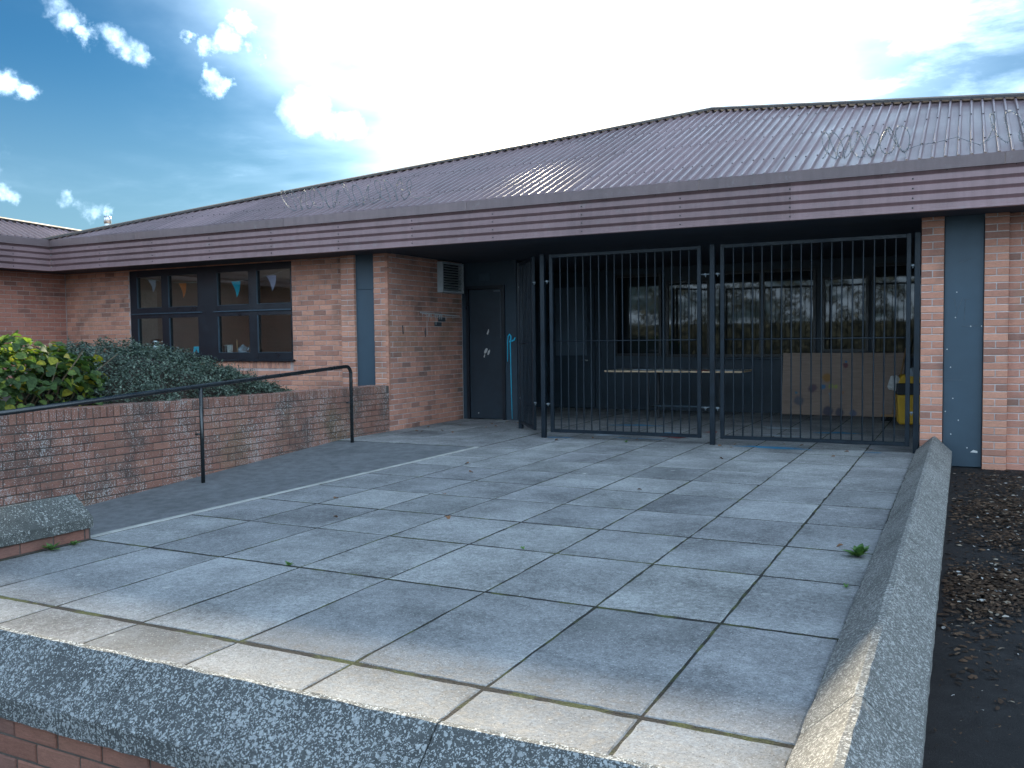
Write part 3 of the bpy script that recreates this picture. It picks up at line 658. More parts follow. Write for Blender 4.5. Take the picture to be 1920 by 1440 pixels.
# eaves
prof = [(1.752, 2.505)]; z = 2.520
prof += [(1.742, 2.508), (1.742, 2.520)]
for i in range(4):
    prof += [(1.752, z+.004), (1.752, z+.052), (1.790, z+.058), (1.790, z+.066), (1.752, z+.0965)]; z += .0965
prof2 = [(1.81, z+.02), (1.81, 2.505)]
P_ = prof+[(1.752, z+.006)]+prof2
fa = empty('fascia', parent=B)
x = -12.66; e_ = [-12.66, -10.257, -7.857, -5.457, -3.12, -.70, 1.70, 4.1, 7.56]
for a, b_ in zip(e_[:-1], e_[1:]):
    q = MB(); q.extr(P_, 'x', a+.0006, b_-.0006); q.build('fascia_panel', 'fascia', fa, fix=True)
def mir(p): return (-12.63-(p[0]-1.75), p[1])            # same section turned for the wing (faces +X)
for a, b_ in zip((-9.0, -6.6, -4.2, -1.8, .6), (-6.6, -4.2, -1.8, .6, 1.79)):
    q = MB(); q.extr([mir(p) for p in P_], 'y', a+.0006, b_-.0006); q.build('fascia_panel', 'fascia', fa, fix=True)
FL = [(1.728, 2.905), (1.728, 3.015), (1.738, 3.024), (1.85, 3.035), (1.85, 3.027), (1.742, 3.016), (1.734, 3.011), (1.734, 2.909), (1.746, 2.905)]
for a, b_ in zip((-12.65, -10.60, -7.60, -4.64, -1.68, 1.29, 4.26), (-10.60, -7.60, -4.64, -1.68, 1.29, 4.26, 7.58)):
    q = MB(); q.extr(FL, 'x', a+.002, b_-.002); q.build('eaves_flashing', 'flash', fa, fix=True)
for a, b_ in zip((-9, -5.5, -2.0), (-5.5, -2.0, 1.76)):
    q = MB(); q.extr([mir(p) for p in FL], 'y', a+.002, b_-.002); q.build('eaves_flashing', 'flash', fa, fix=True)
rv = MB()
def rivet(x, y, z, nx, ny, r=.009):
    n_ = 7; c0 = Vector((x, y, z)); nn = Vector((nx, ny, 0)); t_ = Vector((-ny, nx, 0)); vs = []
    for (rr, d) in ((r, 0), (r*.8, .007), (0.001, .009)):
        for i in range(n_): a = 6.283*i/n_; vs.append(c0+t_*rr*math.cos(a)+Vector((0, 0, rr*math.sin(a)))+nn*d)
    rv.add(vs, [(L*n_+i, L*n_+(i+1) % n_, (L+1)*n_+(i+1) % n_, (L+1)*n_+i) for L in (0, 1) for i in range(n_)])
x = -11.435
while x < 7:
    for i in range(4): rivet(x, 1.7515, 2.548+.0965*i, 0, -1)
    x += 1.1918
y = 1.1
while y > -8:
    for i in range(4): rivet(-12.6315, y, 2.548+.0965*i, 1, 0)
    y -= 1.19
x = -12.3
while x < 7: rivet(x, 1.745, 2.897, 0, -1, .006); x += .595
tag(rv.build('rivets', 'screw', fa), kind='stuff')
so_ = MB(); so_.box(-13.2, 7.5, 1.81, 2.45, 2.515, 2.53); so_.box(-13.22, -12.70, -9, 1.81, 2.514, 2.529); so_.build('soffit', 'soffit', B)

# main roof: one plane rising to an apex, the side slopes fall away behind it
TP = math.tan(R(23)); YE, ZE = 1.79, 3.008; APX, APY = -2.65, 6.13
ytop = lambda x: APY-.43*abs(x-APX)
rf = empty('roof', parent=B)
PITCH_R = .117
def ribsec(x0):
    return [(x0+.0, 0), (x0+.036, 0), (x0+.046, .034), (x0+.064, .034), (x0+.074, 0)]
xx = -12.62; NR = 10; kx = 0
def h_at(x, Y, up=0): return (x, Y-up*math.sin(R(23)), ZE+(Y-YE)*TP+up*math.cos(R(23)))
screws = MB()
while xx < 7.3:
    xs = []
    for i in range(NR): xs += ribsec(xx+i*PITCH_R)
    xs.append((xx+NR*PITCH_R+.006, .001))
    lift = .005*(kx % 2)
    vs = []; fs = []
    for (x, hh) in xs:
        yt = max(ytop(x), YE+.02); vs += [h_at(x, YE-.01, hh+lift), h_at(x, yt, hh+lift)]
    for i in range(len(xs)-1): fs.append((2*i, 2*i+2, 2*i+3, 2*i+1))
    MB().add(vs, fs).build('roof_sheet', 'roof', rf)
    for i in range(NR):
        x = xx+i*PITCH_R+.054
        for yy in (2.35, 3.55, 4.75, 5.9):
            if yy < ytop(x)-.05 and random.random() < .93:
                a = h_at(x+random.uniform(-.003, .003), yy+random.uniform(-.03, .03), .034+lift); p = Vector(a)
                u_ = Vector((1, 0, 0)); w_ = Vector((0, math.cos(R(23)), math.sin(R(23)))); n_ = Vector((0, -math.sin(R(23)), math.cos(R(23)))); r_ = .008
                vs = [p+u_*r_*math.cos(k_*1.0472)+w_*r_*math.sin(k_*1.0472)+n_*q for q in (0, .009) for k_ in range(6)]
                screws.add(vs, [tuple(range(6, 12))]+[(k_, (k_+1) % 6, 6+(k_+1) % 6, 6+k_) for k_ in range(6)])
    xx += NR*PITCH_R; kx += 1
tag(screws.build('roof_screws', 'screw', rf), kind='stuff')
# ridge caps on the two falling edges and the slopes behind
for (xa, xb) in ((-12.75, APX), (APX, 7.45)):
    A_, B_ = Vector(h_at(xa, ytop(xa), .045)), Vector(h_at(xb, ytop(xb), .045))
    n_ = 12; pts = [A_.lerp(B_, i/n_) for i in range(n_+1)]; c_ = MB(); vs = []
    for p in pts: vs += [p+Vector((0, -.13, -.050)), p+Vector((0, -.125, -.018)), p+Vector((0, 0, .028)), p+Vector((0, .14, .0))]
    c_.add(vs, [(i*4+k_, i*4+4+k_, i*4+5+k_, i*4+1+k_) for i in range(n_) for k_ in range(3)]); c_.build('ridge_cap', 'ridge', rf, fix=False)
    A2, B2 = Vector(h_at(xa, ytop(xa), .03)), Vector(h_at(xb, ytop(xb), .03))
    MB().add([A2, B2, (xb, 13, B2.z), (xa, 13 if xa > -5 else 7.4, A2.z)], [(0, 1, 2, 3)]).build('rear_slope', 'roof', rf)  # left slope cut short out of view so daylight reaches the added room opening
# wing roof: rises towards -X
wr = []; xx = 1.74; vs = []; fs = []; secs = []
wtop = lambda y: -13.28-.165*(2.94-y)
yy = 3.2; kx = 0
while yy > -8.8:
    secs = []
    for i in range(NR): secs += [(yy-q[0], q[1]) for q in ribsec(i*PITCH_R)]
    secs.append((yy-NR*PITCH_R-.006, .001)); vs = []
    for (y, hh) in secs:
        xa = -12.67 if y < 1.8 else -12.67-(y-1.8)*.35; xb = min(wtop(y), xa-.02)
        for x in (xa, xb): vs.append((x+hh*math.sin(R(23)), y, 3.01+(-12.67-x)*TP+hh*math.cos(R(23))))
    MB().add(vs, [(2*i, 2*i+1, 2*i+3, 2*i+2) for i in range(len(secs)-1)]).build('roof_sheet', 'roof', rf); yy -= NR*PITCH_R
A_ = Vector((wtop(3.0), 3.0, 3.05+(-12.67-wtop(3.0))*TP)); B_ = Vector((wtop(-8.8), -8.8, 3.05+(-12.67-wtop(-8.8))*TP))
MB().tube([A_, B_], .035, 6).build('ridge_cap', 'ridge', rf)
MB().add([A_, B_, (-20, -8.8, 3.0), (-20, 3.0, 3.0)], [(0, 1, 2, 3)]).build('rear_slope', 'roof', rf)
# flue
fl = tag(empty('flue_pipe', (-15.6, 5.3, 2.9)), 'short silver flue pipe rising behind the low end of the roof', 'flue pipe')
MB().lathe([(.062, 0), (.062, .98)], n=16).build('pipe', 'silver', fl)
MB().lathe([(.062, .98), (.076, .985), (.076, 1.10), (.06, 1.14), (.02, 1.155), (.001, 1.156)], n=16).build('cowl', 'silver', fl)
MB().box(-.4, .4, -.4, .4, -.02, .0).build('flue_base', 'roof', fl)
BR.finish(300, B)

# ------------------------------------------------------------------ retaining wall with brick-on-edge top
RW = tag(empty('retaining_wall', (-6.3, 2.355, 0), (-.0085, 0, 0)), 'long low brick retaining wall speckled white beside the ramp', 'wall')
bpy.context.view_layer.update(); base = RW.matrix_world.copy()
Lr = 9.2; MB().box(-.27, -REC, -Lr, 0, -.6, .645).build('wall_core', 'mortar_dark', RW)
RB = Bricks(); ZTOP = .652
RB.lay(RW, (0, -Lr, ZTOP-.1025-.075*14), R(90), courses(Lr, 0, 14*.075-.005), 'brick_ret', base)
RB.lay(RW, (0.001, -Lr, ZTOP-.1025), R(90), [(.0755*i, .0755*i+.066, 0, .1025) for i in range(int(Lr/.0755))], 'brick_ret', base)
cap = MB()                                               # tops of the bricks on edge
for i in range(int(Lr/.0755)):
    y = -Lr+.0755*i; cap.bbox(-.255, -.002, y, y+.066, ZTOP-.03, ZTOP+random.uniform(0, .004), .004)
tag(cap.build('brick_tops', 'brick_ret', RW), kind='stuff')
RB.finish(300, RW)
# front, right-hand and stub walls with saddleback copings
COP = lambda hw, rz, ez, bz: [(-hw, bz), (hw, bz), (hw, ez), (.012, rz), (-.012, rz), (-hw, ez)]
def coping_wall(name, label, axis, c, runs, half, rz, ez, bz, wallhalf, z0, mat, faces):
    T = tag(empty(name, (0, 0, 0)), label, 'wall')
    lo, hi = min(r_[0] for r_ in runs), max(r_[1] for r_ in runs)
    w_ = MB(); q = wallhalf-REC
    (w_.box(lo, hi, c-q, c+q, z0, bz-.002) if axis == 'x' else w_.box(c-q, c+q, lo, hi, z0, bz-.002)); w_.build('wall_core', 'mortar_dark', T)
    for (a, b_) in runs:
        e = MB(); nn = max(4, int((b_-a)/.06)); pf = COP(half, rz, ez, bz); vs = []; fs = []; k_ = len(pf)
        for i in range(nn+1):
            t_ = a+.003+(b_-a-.006)*i/nn; sh = .006 if i in (0, nn) else 0
            for (p, zz) in pf:
                jx, jz = random.uniform(-.0022, .0022), random.uniform(-.0022, .0022); pp = c+p*(1-sh*2)+jx
                vs.append((t_, pp, zz+jz-(sh*.3 if zz > bz else 0)) if axis == 'x' else (pp, t_, zz+jz-(sh*.3 if zz > bz else 0)))
        for i in range(nn):
            for q in range(k_): fs.append((i*k_+q, i*k_+(q+1) % k_, (i+1)*k_+(q+1) % k_, (i+1)*k_+q))
        fs += [tuple(range(k_)), tuple(nn*k_+q for q in range(k_))]
        e.add(vs, fs); e.build('coping_stone', mat, T, fix=True)
    bb = Bricks(); nc = int((bz-.006-z0)/.075)+1
    for (O, ang, L) in faces: bb.lay(T, (O[0], O[1], bz-.008-.075*nc+.005), ang, courses(L, 0, nc*.075, start=1), 'brick_front')
    bb.finish(300, T); return T
M['brick_front'] = brick_mat('brick_front', [(0, (.24, .115, .088)), (.5, (.30, .145, .11)), (1, (.22, .12, .10))], .0, .0, .1)
coping_wall('front_wall', 'low brick wall with lichen-covered ridged coping crossing the nearest foreground', 'x', -6.0,
            [(-4.5, -3.96), (-3.96, -2.76), (-2.76, -1.56), (-1.56, -.36), (-.36, .50)], .19, .20, .048, -.028, .155, -.45, 'coping', [((-4.5, -6.155, 0), 0, 5.3)])
coping_wall('side_wall', 'low wall with long ridged concrete coping running from the gate pier to the front corner', 'y', .687,
            [(-6.19, -5.3), (-5.3, -4.1), (-4.1, -2.9), (-2.9, -1.7), (-1.7, -.5), (-.5, .7), (.7, 1.6), (1.6, 2.352)], .172, .197, .045, -.028, .14, -.45, 'coping_pale', [((.827, -6.155, 0), R(90), 8.5)])
coping_wall('stub_wall', 'short brick wall end with dark mossy coping beside the foot of the ramp', 'y', -4.305,
            [(-5.8, -5.1), (-5.1, -4.185)], .185, .288, .148, .085, .155, -.45, 'coping_mossy', [((-4.15, -5.8, 0), R(90), 1.6)])

# ------------------------------------------------------------------ handrail
H = tag(empty('handrail', (-6.0, 1.08, 0)), 'black tubular handrail with bent end climbing beside the ramp', 'handrail')
sl_ = .051; top = .967
def rz_(y): return top+sl_*(y)
pts = [(0, -6.5, rz_(-6.5)), (0, -3, rz_(-3)), (0, -.10, rz_(-.10))]+[(0, -.10+.10*math.sin(a), rz_(-.10)-.10+.10*math.cos(a)+.003) for a in (.3, .6, .9, 1.2, 1.45)]+[(0, 0, .8), (0, 0, -.02)]
MB().tube(pts, .0225, 12).build('rail', 'rail', H)
for y in (-2.51, -5.02):
    MB().tube([(0, y, rz_(y)-.01), (0, y, zr(1.08+y)-.02)], .0205, 12).build('post', 'rail', H)
for y in (0, -2.51, -5.02):
    zz = .50+(zr(1.08+y) if y else 0); MB().tube([(-.065, y-.02, zz), (-.012, y-.01, zz)], .012, 8).build('bracket', 'rail', H)

# ------------------------------------------------------------------ gates
def leaf(name, label, loc, rot, L, nb, z0=.075, z1=2.36, mid=1.249, group='steel bar gates across the covered area'):
    T = tag(empty(name, loc, (0, 0, rot)), label, 'gate', group); s_ = .045
    st = MB().bbox(0, s_, -.02, .02, z0, z1, .003).mesh('stile', 'black')
    obj('stile', st, None, T); obj('stile', st, None, T, (L-s_, 0, 0))
    rl = MB().bbox(s_, L-s_, -.0195, .0195, 0, s_-.003, .003).mesh('rail', 'black')
    obj('rail', rl, None, T, (0, 0, z0+.001)); obj('rail', rl, None, T, (0, 0, z1-s_+.001))
    MB().tube([(s_, -.002, mid), (L-s_, -.002, mid)], .0078, 6).build('mid_rail', 'black', T)
    bm_ = MB().tube([(0, 0, z0+s_-.004), (0, 0, z1-s_+.003)], .0082, 8, cap=False).mesh('bar', 'black')
    for i in range(nb):
        x = s_+(L-2*s_)*(i+1)/(nb+1); o = obj('bar', bm_, None, T, (x+random.uniform(-.003, .003), 0, 0)); o.rotation_euler = (0, random.uniform(-.0012, .0012), 0)
    return T
g1 = leaf('gate_leaf', 'barred black gate leaf in the middle, in front of the table', (-3.80, 2.38, 0), 0, 1.97, 17)
g2 = leaf('gate_leaf', 'barred black gate leaf nearest the brick pier, in front of the plywood board', (-1.60, 2.38, 0), 0, 2.045, 17)
ang = math.atan2(2.53-3.27, -4.10+4.66)
g3 = leaf('gate_leaf', 'narrow barred gate section turned back towards the dark door', (-4.66, 3.27, 0), ang, .93, 8, mid=1.22)
def lug(T, x0, x1, z):
    MB().tube([(x0, 0, z), (x1, 0, z)], .008, 6).build('hinge_pin', 'galv', T); xm = (x0+x1)/2
    b_ = MB(); b_.bbox(xm-.016, xm+.016, -.017, .017, z-.011, z+.011, .003); b_.box(xm-.004, xm+.004, -.006, .006, z-.03, z-.011); b_.build('hinge_nut', 'galv', T)
for z in (.44, 2.02):
    lug(g1, -.07, 0, z); lug(g1, 1.97, 2.075, z); lug(g2, -.065, 0, z); lug(g3, .93, .99, z); lug(g3, -.09, 0, z)
lug(g2, 2.045, 2.08, .44); lug(g2, 2.045, 2.08, 2.02)
for (x, y, lab) in ((-3.90, 2.38, 'square black gate post between the folded section and the middle gate leaf'), (-1.694, 2.38, 'square black gate post between the two wide gate leaves'),
                    (.508, 2.38, 'square black gate post against the brick pier'), (-4.705, 3.335, 'square black gate post nearest the dark door and cyan squiggle')):
    p = tag(empty('gate_post', (x, y, 0)), lab, 'post', 'gate posts')
    MB().bbox(-.029, .029, -.029, .029, -.05, 2.36, .004).build('shaft', 'black', p); MB().bbox(-.031, .031, -.031, .031, 2.36, 2.366, .002).build('cap', 'black', p)

# ------------------------------------------------------------------ things in the covered area
T = tag(empty('folding_table', (-2.99, 5.35, 0)), 'long table with pale wooden edge standing behind the gates', 'table')
MB().bbox(-1.06, 1.06, -.35, .35, .765, .775, .002).build('table_top', 'laminate', T)
e = MB(); e.bbox(-1.065, 1.065, -.362, -.351, .752, .776, .002); e.bbox(-1.065, 1.065, .351, .362, .752, .776, .002); e.bbox(-1.072, -1.061, -.35, .35, .752, .776, .002); e.bbox(1.061, 1.072, -.35, .35, .752, .776, .002); e.build('table_edge', 'wood', T)
for x in (-.38, .60):
    for y in (-.30, .24): MB().bbox(x-.016, x+.016, y-.016, y+.016, 0, .765, .003).build('leg', 'dark_plastic', T)
    MB().bbox(x-.012, x+.012, -.284, .224, .20, .224, .003).build('stretcher', 'dark_plastic', T)
MB().bbox(-.364, .584, -.04, -.014, .205, .228, .003).build('foot_rail', 'panel', T)
for (x, y, w_, d, mt, lab) in ((-.55, .05, .30, .22, 'palepaint', 'blue-grey folder lying on the table end nearest the back door'), (-.1, -.12, .36, .24, 'white', 'white paper sheet lying on the middle of the table'),
                               (.46, -.25, .16, .18, 'red_floor', 'red paper sheet hanging over the table edge'), (.72, .0, .34, .3, 'palepaint', 'pale sheet on the table end nearest the plywood board')):
    s_ = MB().bbox(x-w_/2, x+w_/2, y-d/2, y+d/2, .7765, .784, .001); tag(s_.build('paper_sheet', mt, None, (-2.99, 5.35, 0)), lab, 'paper')
bo = MB(); bo.bbox(0, 1.83, -.009, .009, 0, 1.0, .002); bo = bo.build('plywood_board', 'board', None, (-1.68, 6.80, .012), (R(-7), 0, R(-3)))
tag(bo, 'brown plywood board with coloured paint blots leaning under the windows', 'board')
bd_ = MB()                                               # paint trickle on the board
bd_.tube([(.75, -.0105, .36), (.753, -.0105, .31), (.752, -.0105, .2)], [.028, .011, .006], 6); bd_.build('paint_trickle', 'palepaint', bo)
bi = tag(empty('yellow_bin', (.33, 5.66, 0), (0, 0, R(8))), 'yellow plastic bin with dark band and crumpled bags on top by the pier', 'bin')
def taper(x0, y0, x1, y1, z0, z1): return [(-x0, -y0, z0), (x0, -y0, z0), (x0, y0, z0), (-x0, y0, z0), (-x1, -y1, z1), (x1, -y1, z1), (x1, y1, z1), (-x1, y1, z1)]
BXF = [(0, 3, 2, 1), (4, 5, 6, 7), (0, 1, 5, 4), (1, 2, 6, 5), (2, 3, 7, 6), (3, 0, 4, 7)]
def bev(o, w_=.02, s=3):
    md = o.modifiers.new('bev', 'BEVEL'); md.width = w_; md.segments = s; md.limit_method = 'ANGLE'
    return o
bev(MB().add(taper(.20, .17, .225, .19, .02, .44), BXF).build('bin_body', 'yellow', bi), .03)
bev(MB().add(taper(.232, .197, .236, .2, .44, .60), BXF).build('bin_band', 'dark_plastic', bi), .015)
bev(MB().add(taper(.21, .175, .17, .13, .60, .72), BXF).build('bin_lid', 'yellow', bi), .02)
for i, (x, y, z, rr, mt) in enumerate(((-.26, -.10, .60, .09, 'white'), (.12, -.16, .74, .07, 'white'), (-.02, -.12, .75, .055, 'palepaint'), (.05, .02, .80, .08, 'dark_plastic'), (.17, -.22, .38, .10, 'palepaint'))):
    s_ = MB(); rg = random.Random(i); pf = []
    vs = []; n_, k_ = 10, 7
    for a in range(k_):
        for b_ in range(n_):
            ph, th = math.pi*(a+.5)/k_, 2*math.pi*b_/n_; q = rr*rg.uniform(.72, 1.15); vs.append((x+q*math.sin(ph)*math.cos(th), y+.7*q*math.sin(ph)*math.sin(th), z+q*1.2*math.cos(ph)))
    fs = [(a*n_+b_, a*n_+(b_+1) % n_, (a+1)*n_+(b_+1) % n_, (a+1)*n_+b_) for a in range(k_-1) for b_ in range(n_)]+[tuple(range(n_-1, -1, -1)), tuple((k_-1)*n_+b_ for b_ in range(n_))]
    s_.add(vs, fs, False); s_.build('crumpled_bag', mt, bi)
br = tag(empty('broom', (.0, 6.18, 0)), 'wooden broom with dark head leaning beside the yellow bin', 'broom')
MB().tube([(.02, 0, .06), (.22, .22, 1.22)], .013, 8).build('broom_handle', 'handle_wood', br)
MB().bbox(-.13, .15, -.03, .03, .065, .10, .006).build('broom_block', 'handle_wood', br)
bh = MB()
for i in range(44): x = -.125+.27*(i % 22)/21; y = -.015+.03*(i//22); bh.tube([(x, y, .066), (x+random.uniform(-.02, .02), y+random.uniform(-.02, .02), 0)], .005, 4)
bh.build('broom_bristles', 'dark_plastic', br)

# ------------------------------------------------------------------ things in the bunting window
bt = tag(empty('bunting', (.18, 2.62, -.017)), 'string of coloured pennant flags hanging inside the window', 'bunting')
strp = [(-11.75, .0, 2.42), (-11.43, 0, 2.372), (-11.0, 0, 2.31), (-10.73, 0, 2.29), (-10.3, 0, 2.285), (-9.9, 0, 2.27), (-9.55, 0, 2.272), (-9.2, 0, 2.29), (-8.83, 0, 2.338), (-8.3, 0, 2.46)]
MB().tube(strp, .004, 5).build('string', 'white', bt)
for (x0, x1, zt2, zb2, mt) in ((-11.515, -11.355, 2.37, 2.16, 'flag_pale'), (-10.81, -10.66, 2.288, 2.05, 'flag_orange'), (-10.36, -10.22, 2.285, 2.06, 'flag_green'), (-9.65, -9.48, 2.27, 2.015, 'flag_blue'), (-8.92, -8.74, 2.332, 2.09, 'flag_lilac'), (-8.42, -8.26, 2.44, 2.22, 'flag_pale')):
    q = MB(); n_ = 6; vs = []; w_ = x1-x0
    for side in (-.0012, .0012):
        for i in range(n_+1):
            t_ = i/n_; z = zt2+(zb2-zt2)*t_; hw = w_/2*(1-t_)+.001; cx = (x0+x1)/2+.012*math.sin(3*t_); yb = .02*math.sin(2.5*t_)
            vs += [(cx-hw, yb+side-.01*(1-t_), z), (cx+hw, yb+side+.01*(1-t_), z)]
    fs = []
    for L in (0, 2*(n_+1)):
        for i in range(n_): a = L+2*i; fs.append((a, a+1, a+3, a+2))
    q.add(vs, fs).build('flag', mt, bt)
ZS = 1.095; WI = 2.66
def jar(x, y, sc, label, mat, lid):
    T = tag(empty('canister', (x, y, ZS)), label, 'canister'); T.scale = (sc,)*3
    MB().lathe([(.001, 0), (.10, 0), (.11, .02), (.11, .15), (.10, .17), (.08, .18)], n=20).build('canister_body', mat, T)
    MB().lathe([(.085, .18), (.10, .185), (.105, .22), (.09, .25), (.05, .265), (.001, .267)], n=20).build('canister_lid', lid, T); return T
jar(-11.37, 2.78, 1.0, 'steel canister with brass band standing on the window sill', 'silver', 'silver')
for z, (dx, mt) in enumerate(((0, 'red_floor'), (.02, 'flag_green'), (-.01, 'red_floor'))):
    tag(MB().bbox(-.10+dx, .10+dx, -.07, .07, ZS+.025*z, ZS+.025*z+.023, .003).build('book', mt, None, (-11.66, 2.78, 0)), ('red book at the bottom of the stack on the sill', 'green book in the middle of the stack on the sill', 'red book on top of the stack on the sill')[z], 'book')
tag(MB().bbox(-.06, .06, -.006, .006, ZS, ZS+.16, .002).build('greeting_card', 'palepaint', None, (-11.16, 2.75, 0), (0, 0, R(12))), 'pale blue card standing beside the steel canister', 'card')
fg = tag(empty('figurine', (-10.86, 2.76, ZS)), 'small pale figurine on the sill behind the green mound', 'figurine')
MB().lathe([(.001, 0), (.032, 0), (.036, .02), (.02, .05), (.026, .075), (.012, .095)], n=12).build('figurine_body', 'cream', fg); MB().lathe([(.012, .095), (.02, .105), (.02, .122), (.001, .135)], n=12).build('figurine_head', 'cream', fg)
pc = tag(empty('picture_card', (-10.40, 2.72, ZS), (R(-10), 0, 0)), 'small bright blue picture card leaning in the window', 'card')
MB().bbox(-.065, .065, -.004, .004, 0, .13, .002).build('card_sheet', 'flag_blue', pc)
MB().add([(-.03, -.0055, .02), (.04, -.0055, .03), (.0, -.0055, .09)], [(0, 1, 2)]).build('card_print', 'dark_plastic', pc)
mg = tag(empty('mug', (-9.70, 2.74, ZS)), 'white mug with dark marks on the window sill', 'mug')
MB().lathe([(.001, 0), (.066, 0), (.07, .01), (.072, .15), (.067, .15), (.064, .02), (.001, .018)], n=20).build('mug_body', 'white', mg)
MB().tube([(-.07, 0, .03), (-.105, 0, .04), (-.115, 0, .075), (-.105, 0, .11), (-.07, 0, .12)], .009, 7).build('mug_handle', 'white', mg)
mk = MB()
for (u0, u1) in ((-.035, -.022), (.022, .035), (-.008, .004)): mk.box(u0, u1, -.0745, -.0705+.012, .03, .13)
mk.build('mug_mark', 'dark_plastic', mg)
tp = tag(empty('teapot', (-9.40, 2.76, ZS)), 'glass-grey teapot with dark spoon on the window sill', 'teapot')
MB().lathe([(.001, 0), (.06, 0), (.085, .04), (.085, .08), (.05, .12), (.03, .125), (.03, .14), (.012, .15), (.001, .165)], n=18).build('teapot_body', 'palepaint', tp)
MB().tube([(.075, 0, .05), (.115, 0, .075), (.13, 0, .12)], [.02, .014, .01], 8).build('teapot_spout', 'palepaint', tp)
MB().tube([(-.07, 0, .03), (-.12, 0, .05), (-.125, 0, .09), (-.07, 0, .105)], .008, 7).build('teapot_handle', 'palepaint', tp)
MB().tube([(-.075, -.05, .0), (-.07, -.06, .23)], .009, 7).build('teapot_spoon', 'handle_wood', tp)
pl = tag(empty('plate', (-8.24, 2.76, ZS), (R(80), 0, 0)), 'white plate standing on edge at the corner of the window', 'plate')
MB().lathe([(.001, .012), (.075, .01), (.085, .0), (.125, -.014), (.127, -.008), (.088, .006), (.001, .018)], c=(0, .125, 0), n=26).build('plate_disc', 'white', pl)

# ------------------------------------------------------------------ wire on the roof
def coil(label, x0, x1, loops, rad, yb, stray, seed):
    rg = random.Random(seed); T = tag(empty('barbed_wire_coil'), label, 'barbed wire', 'coils of barbed wire on the roof edge'); pts = []
    N = int(loops*22)
    for i in range(N+1):
        t_ = i/N; a = 2*math.pi*loops*t_; rr = rad*(1+.10*math.sin(2.1*a/3+1)+.07*math.sin(5.3*t_*7)); x = x0+(x1-x0)*t_+.05*math.sin(a*1.3)
        Y = yb+.42*rr*math.cos(a)+.04*math.sin(9*t_); base_z = ZE+(Y-YE)*TP+.045; z = base_z+rr*(1-math.cos(a+.4))*.80+.04*math.sin(a)*rr
        pts.append(Vector((x, Y+.25*rr*(1-math.cos(a))*.5, max(base_z, z))))
    for (dx, dy, dz) in stray: pts.append(Vector((pts[N].x+dx, YE+dy, ZE+dy*TP+.04+dz)))
    MB().tube(pts, .0032, 4).build('wire', 'galv', T); b_ = MB()
    for i in range(0, len(pts)-1):
        for q in (0, .5):
            p = pts[i].lerp(pts[i+1], q); d = Vector((rg.uniform(-1, 1), rg.uniform(-1, 1), rg.uniform(-1, 1))).normalized()*.017
            b_.tube([p-d, p+d], .0022, 3)
    tag(b_.build('barbs', 'galv', T), kind='stuff')
coil('tangled barbed wire coil with trailing strand above the brick pier', -.42, .42, 9, .185, 1.98, ((.15, .55, 0), (.3, .35, .05), (.5, .2, .12), (.7, .12, .04), (.85, .2, .1)), 1)
coil('small barbed wire loop on the roof edge at the far right', 1.12, 1.62, 3, .21, 1.98, ((.2, .4, 0),), 2)
coil('long barbed wire coil on the roof above the bunting window and vent', -7.9, -5.6, 14, .20, 2.0, ((.15, .3, .0), (.3, .05, .02)), 3)

# ------------------------------------------------------------------ planting
def leafmesh(l, w, fold, mat, name='leaf'):
    m_ = MB(); n_ = 4; vs = []
    pr = [(0, .05), (.22, .42), (.5, .5), (.78, .3), (1, .0)]
    for (t_, hw) in pr: vs += [(-hw*w, t_*l, fold*hw*w-.18*l*t_*t_), (0, t_*l, -.18*l*t_*t_), (hw*w, t_*l, fold*hw*w-.18*l*t_*t_)]
    fs = []
    for i in range(4): a = i*3; fs += [(a, a+1, a+4, a+3), (a+1, a+2, a+5, a+4)]
    return m_.add(vs, fs, True), m_.mesh(name, mat)
def orient(p, nrm, roll, s=1.0):
    q = Vector(nrm).normalized().to_track_quat('Z', 'Y').to_matrix().to_4x4()
    return Matrix.Translation(p) @ q @ Matrix.Rotation(roll, 4, 'Z') @ Matrix.Scale(s, 4)
rg = random.Random(11)
sh = tag(empty('broad_leaved_shrub', (-6.95, -3.0, .5)), 'broad-leaved green shrub with sunlit yellow top leaves above the retaining wall', 'shrub')
lm = [leafmesh(l, w, f, 'leaf') for (l, w, f) in ((.10, .085, .35), (.085, .07, .2), (.115, .09, .5), (.07, .06, .3))]
stems = MB(); tips = []
for i in range(46):
    a = rg.uniform(0, 6.28); bx, by = rg.uniform(-.3, .25), rg.uniform(-1.0, .85); p0 = Vector((bx*.7, by*.8, 0)); p2 = Vector((bx+.28*math.cos(a), by+.5*math.sin(a), rg.uniform(.5, .80))); p1 = (p0+p2)/2+Vector((rg.uniform(-.1, .1), rg.uniform(-.1, .1), .05))
    stems.tube([p0, p1, p2], [.012, .008, .004], 5); tips.append((p0, p1, p2))
stems.build('stems', 'trunk', sh)['kind'] = 'stuff'
cand = []
for i in range(2100):
    th = rg.uniform(0, 6.283); ph = math.acos(rg.uniform(-.25, 1)); k_ = rg.uniform(.62, 1.02)**.6
    n_ = Vector((math.sin(ph)*math.cos(th), math.sin(ph)*math.sin(th), math.cos(ph)))
    p = Vector((n_.x*.52*k_, n_.y*1.24*k_+.0, .30+n_.z*.52*k_*(1+.10*math.sin(5*th)+.06*math.sin(13*n_.y))))
    if p.z < .06: continue
    if p.z < .35 and rg.random() < .55: continue
    nn = (n_*.5+Vector((rg.uniform(-.7, .7), rg.uniform(-.7, .7), rg.uniform(.1, .9)))).normalized()
    cand.append((p, nn, rg.uniform(0, 6.28), rg.uniform(.75, 1.25), rg.randrange(4)))
shl = sh.location
def score(c):
    w_ = c[0]+shl; q = project(w_); return (w_-CAM).length-.9*(c[0].x*.9-c[0].y*.0)+(0 if q and 0 < q[0] < 1920 else 50)
cand.sort(key=score); rest = MB()
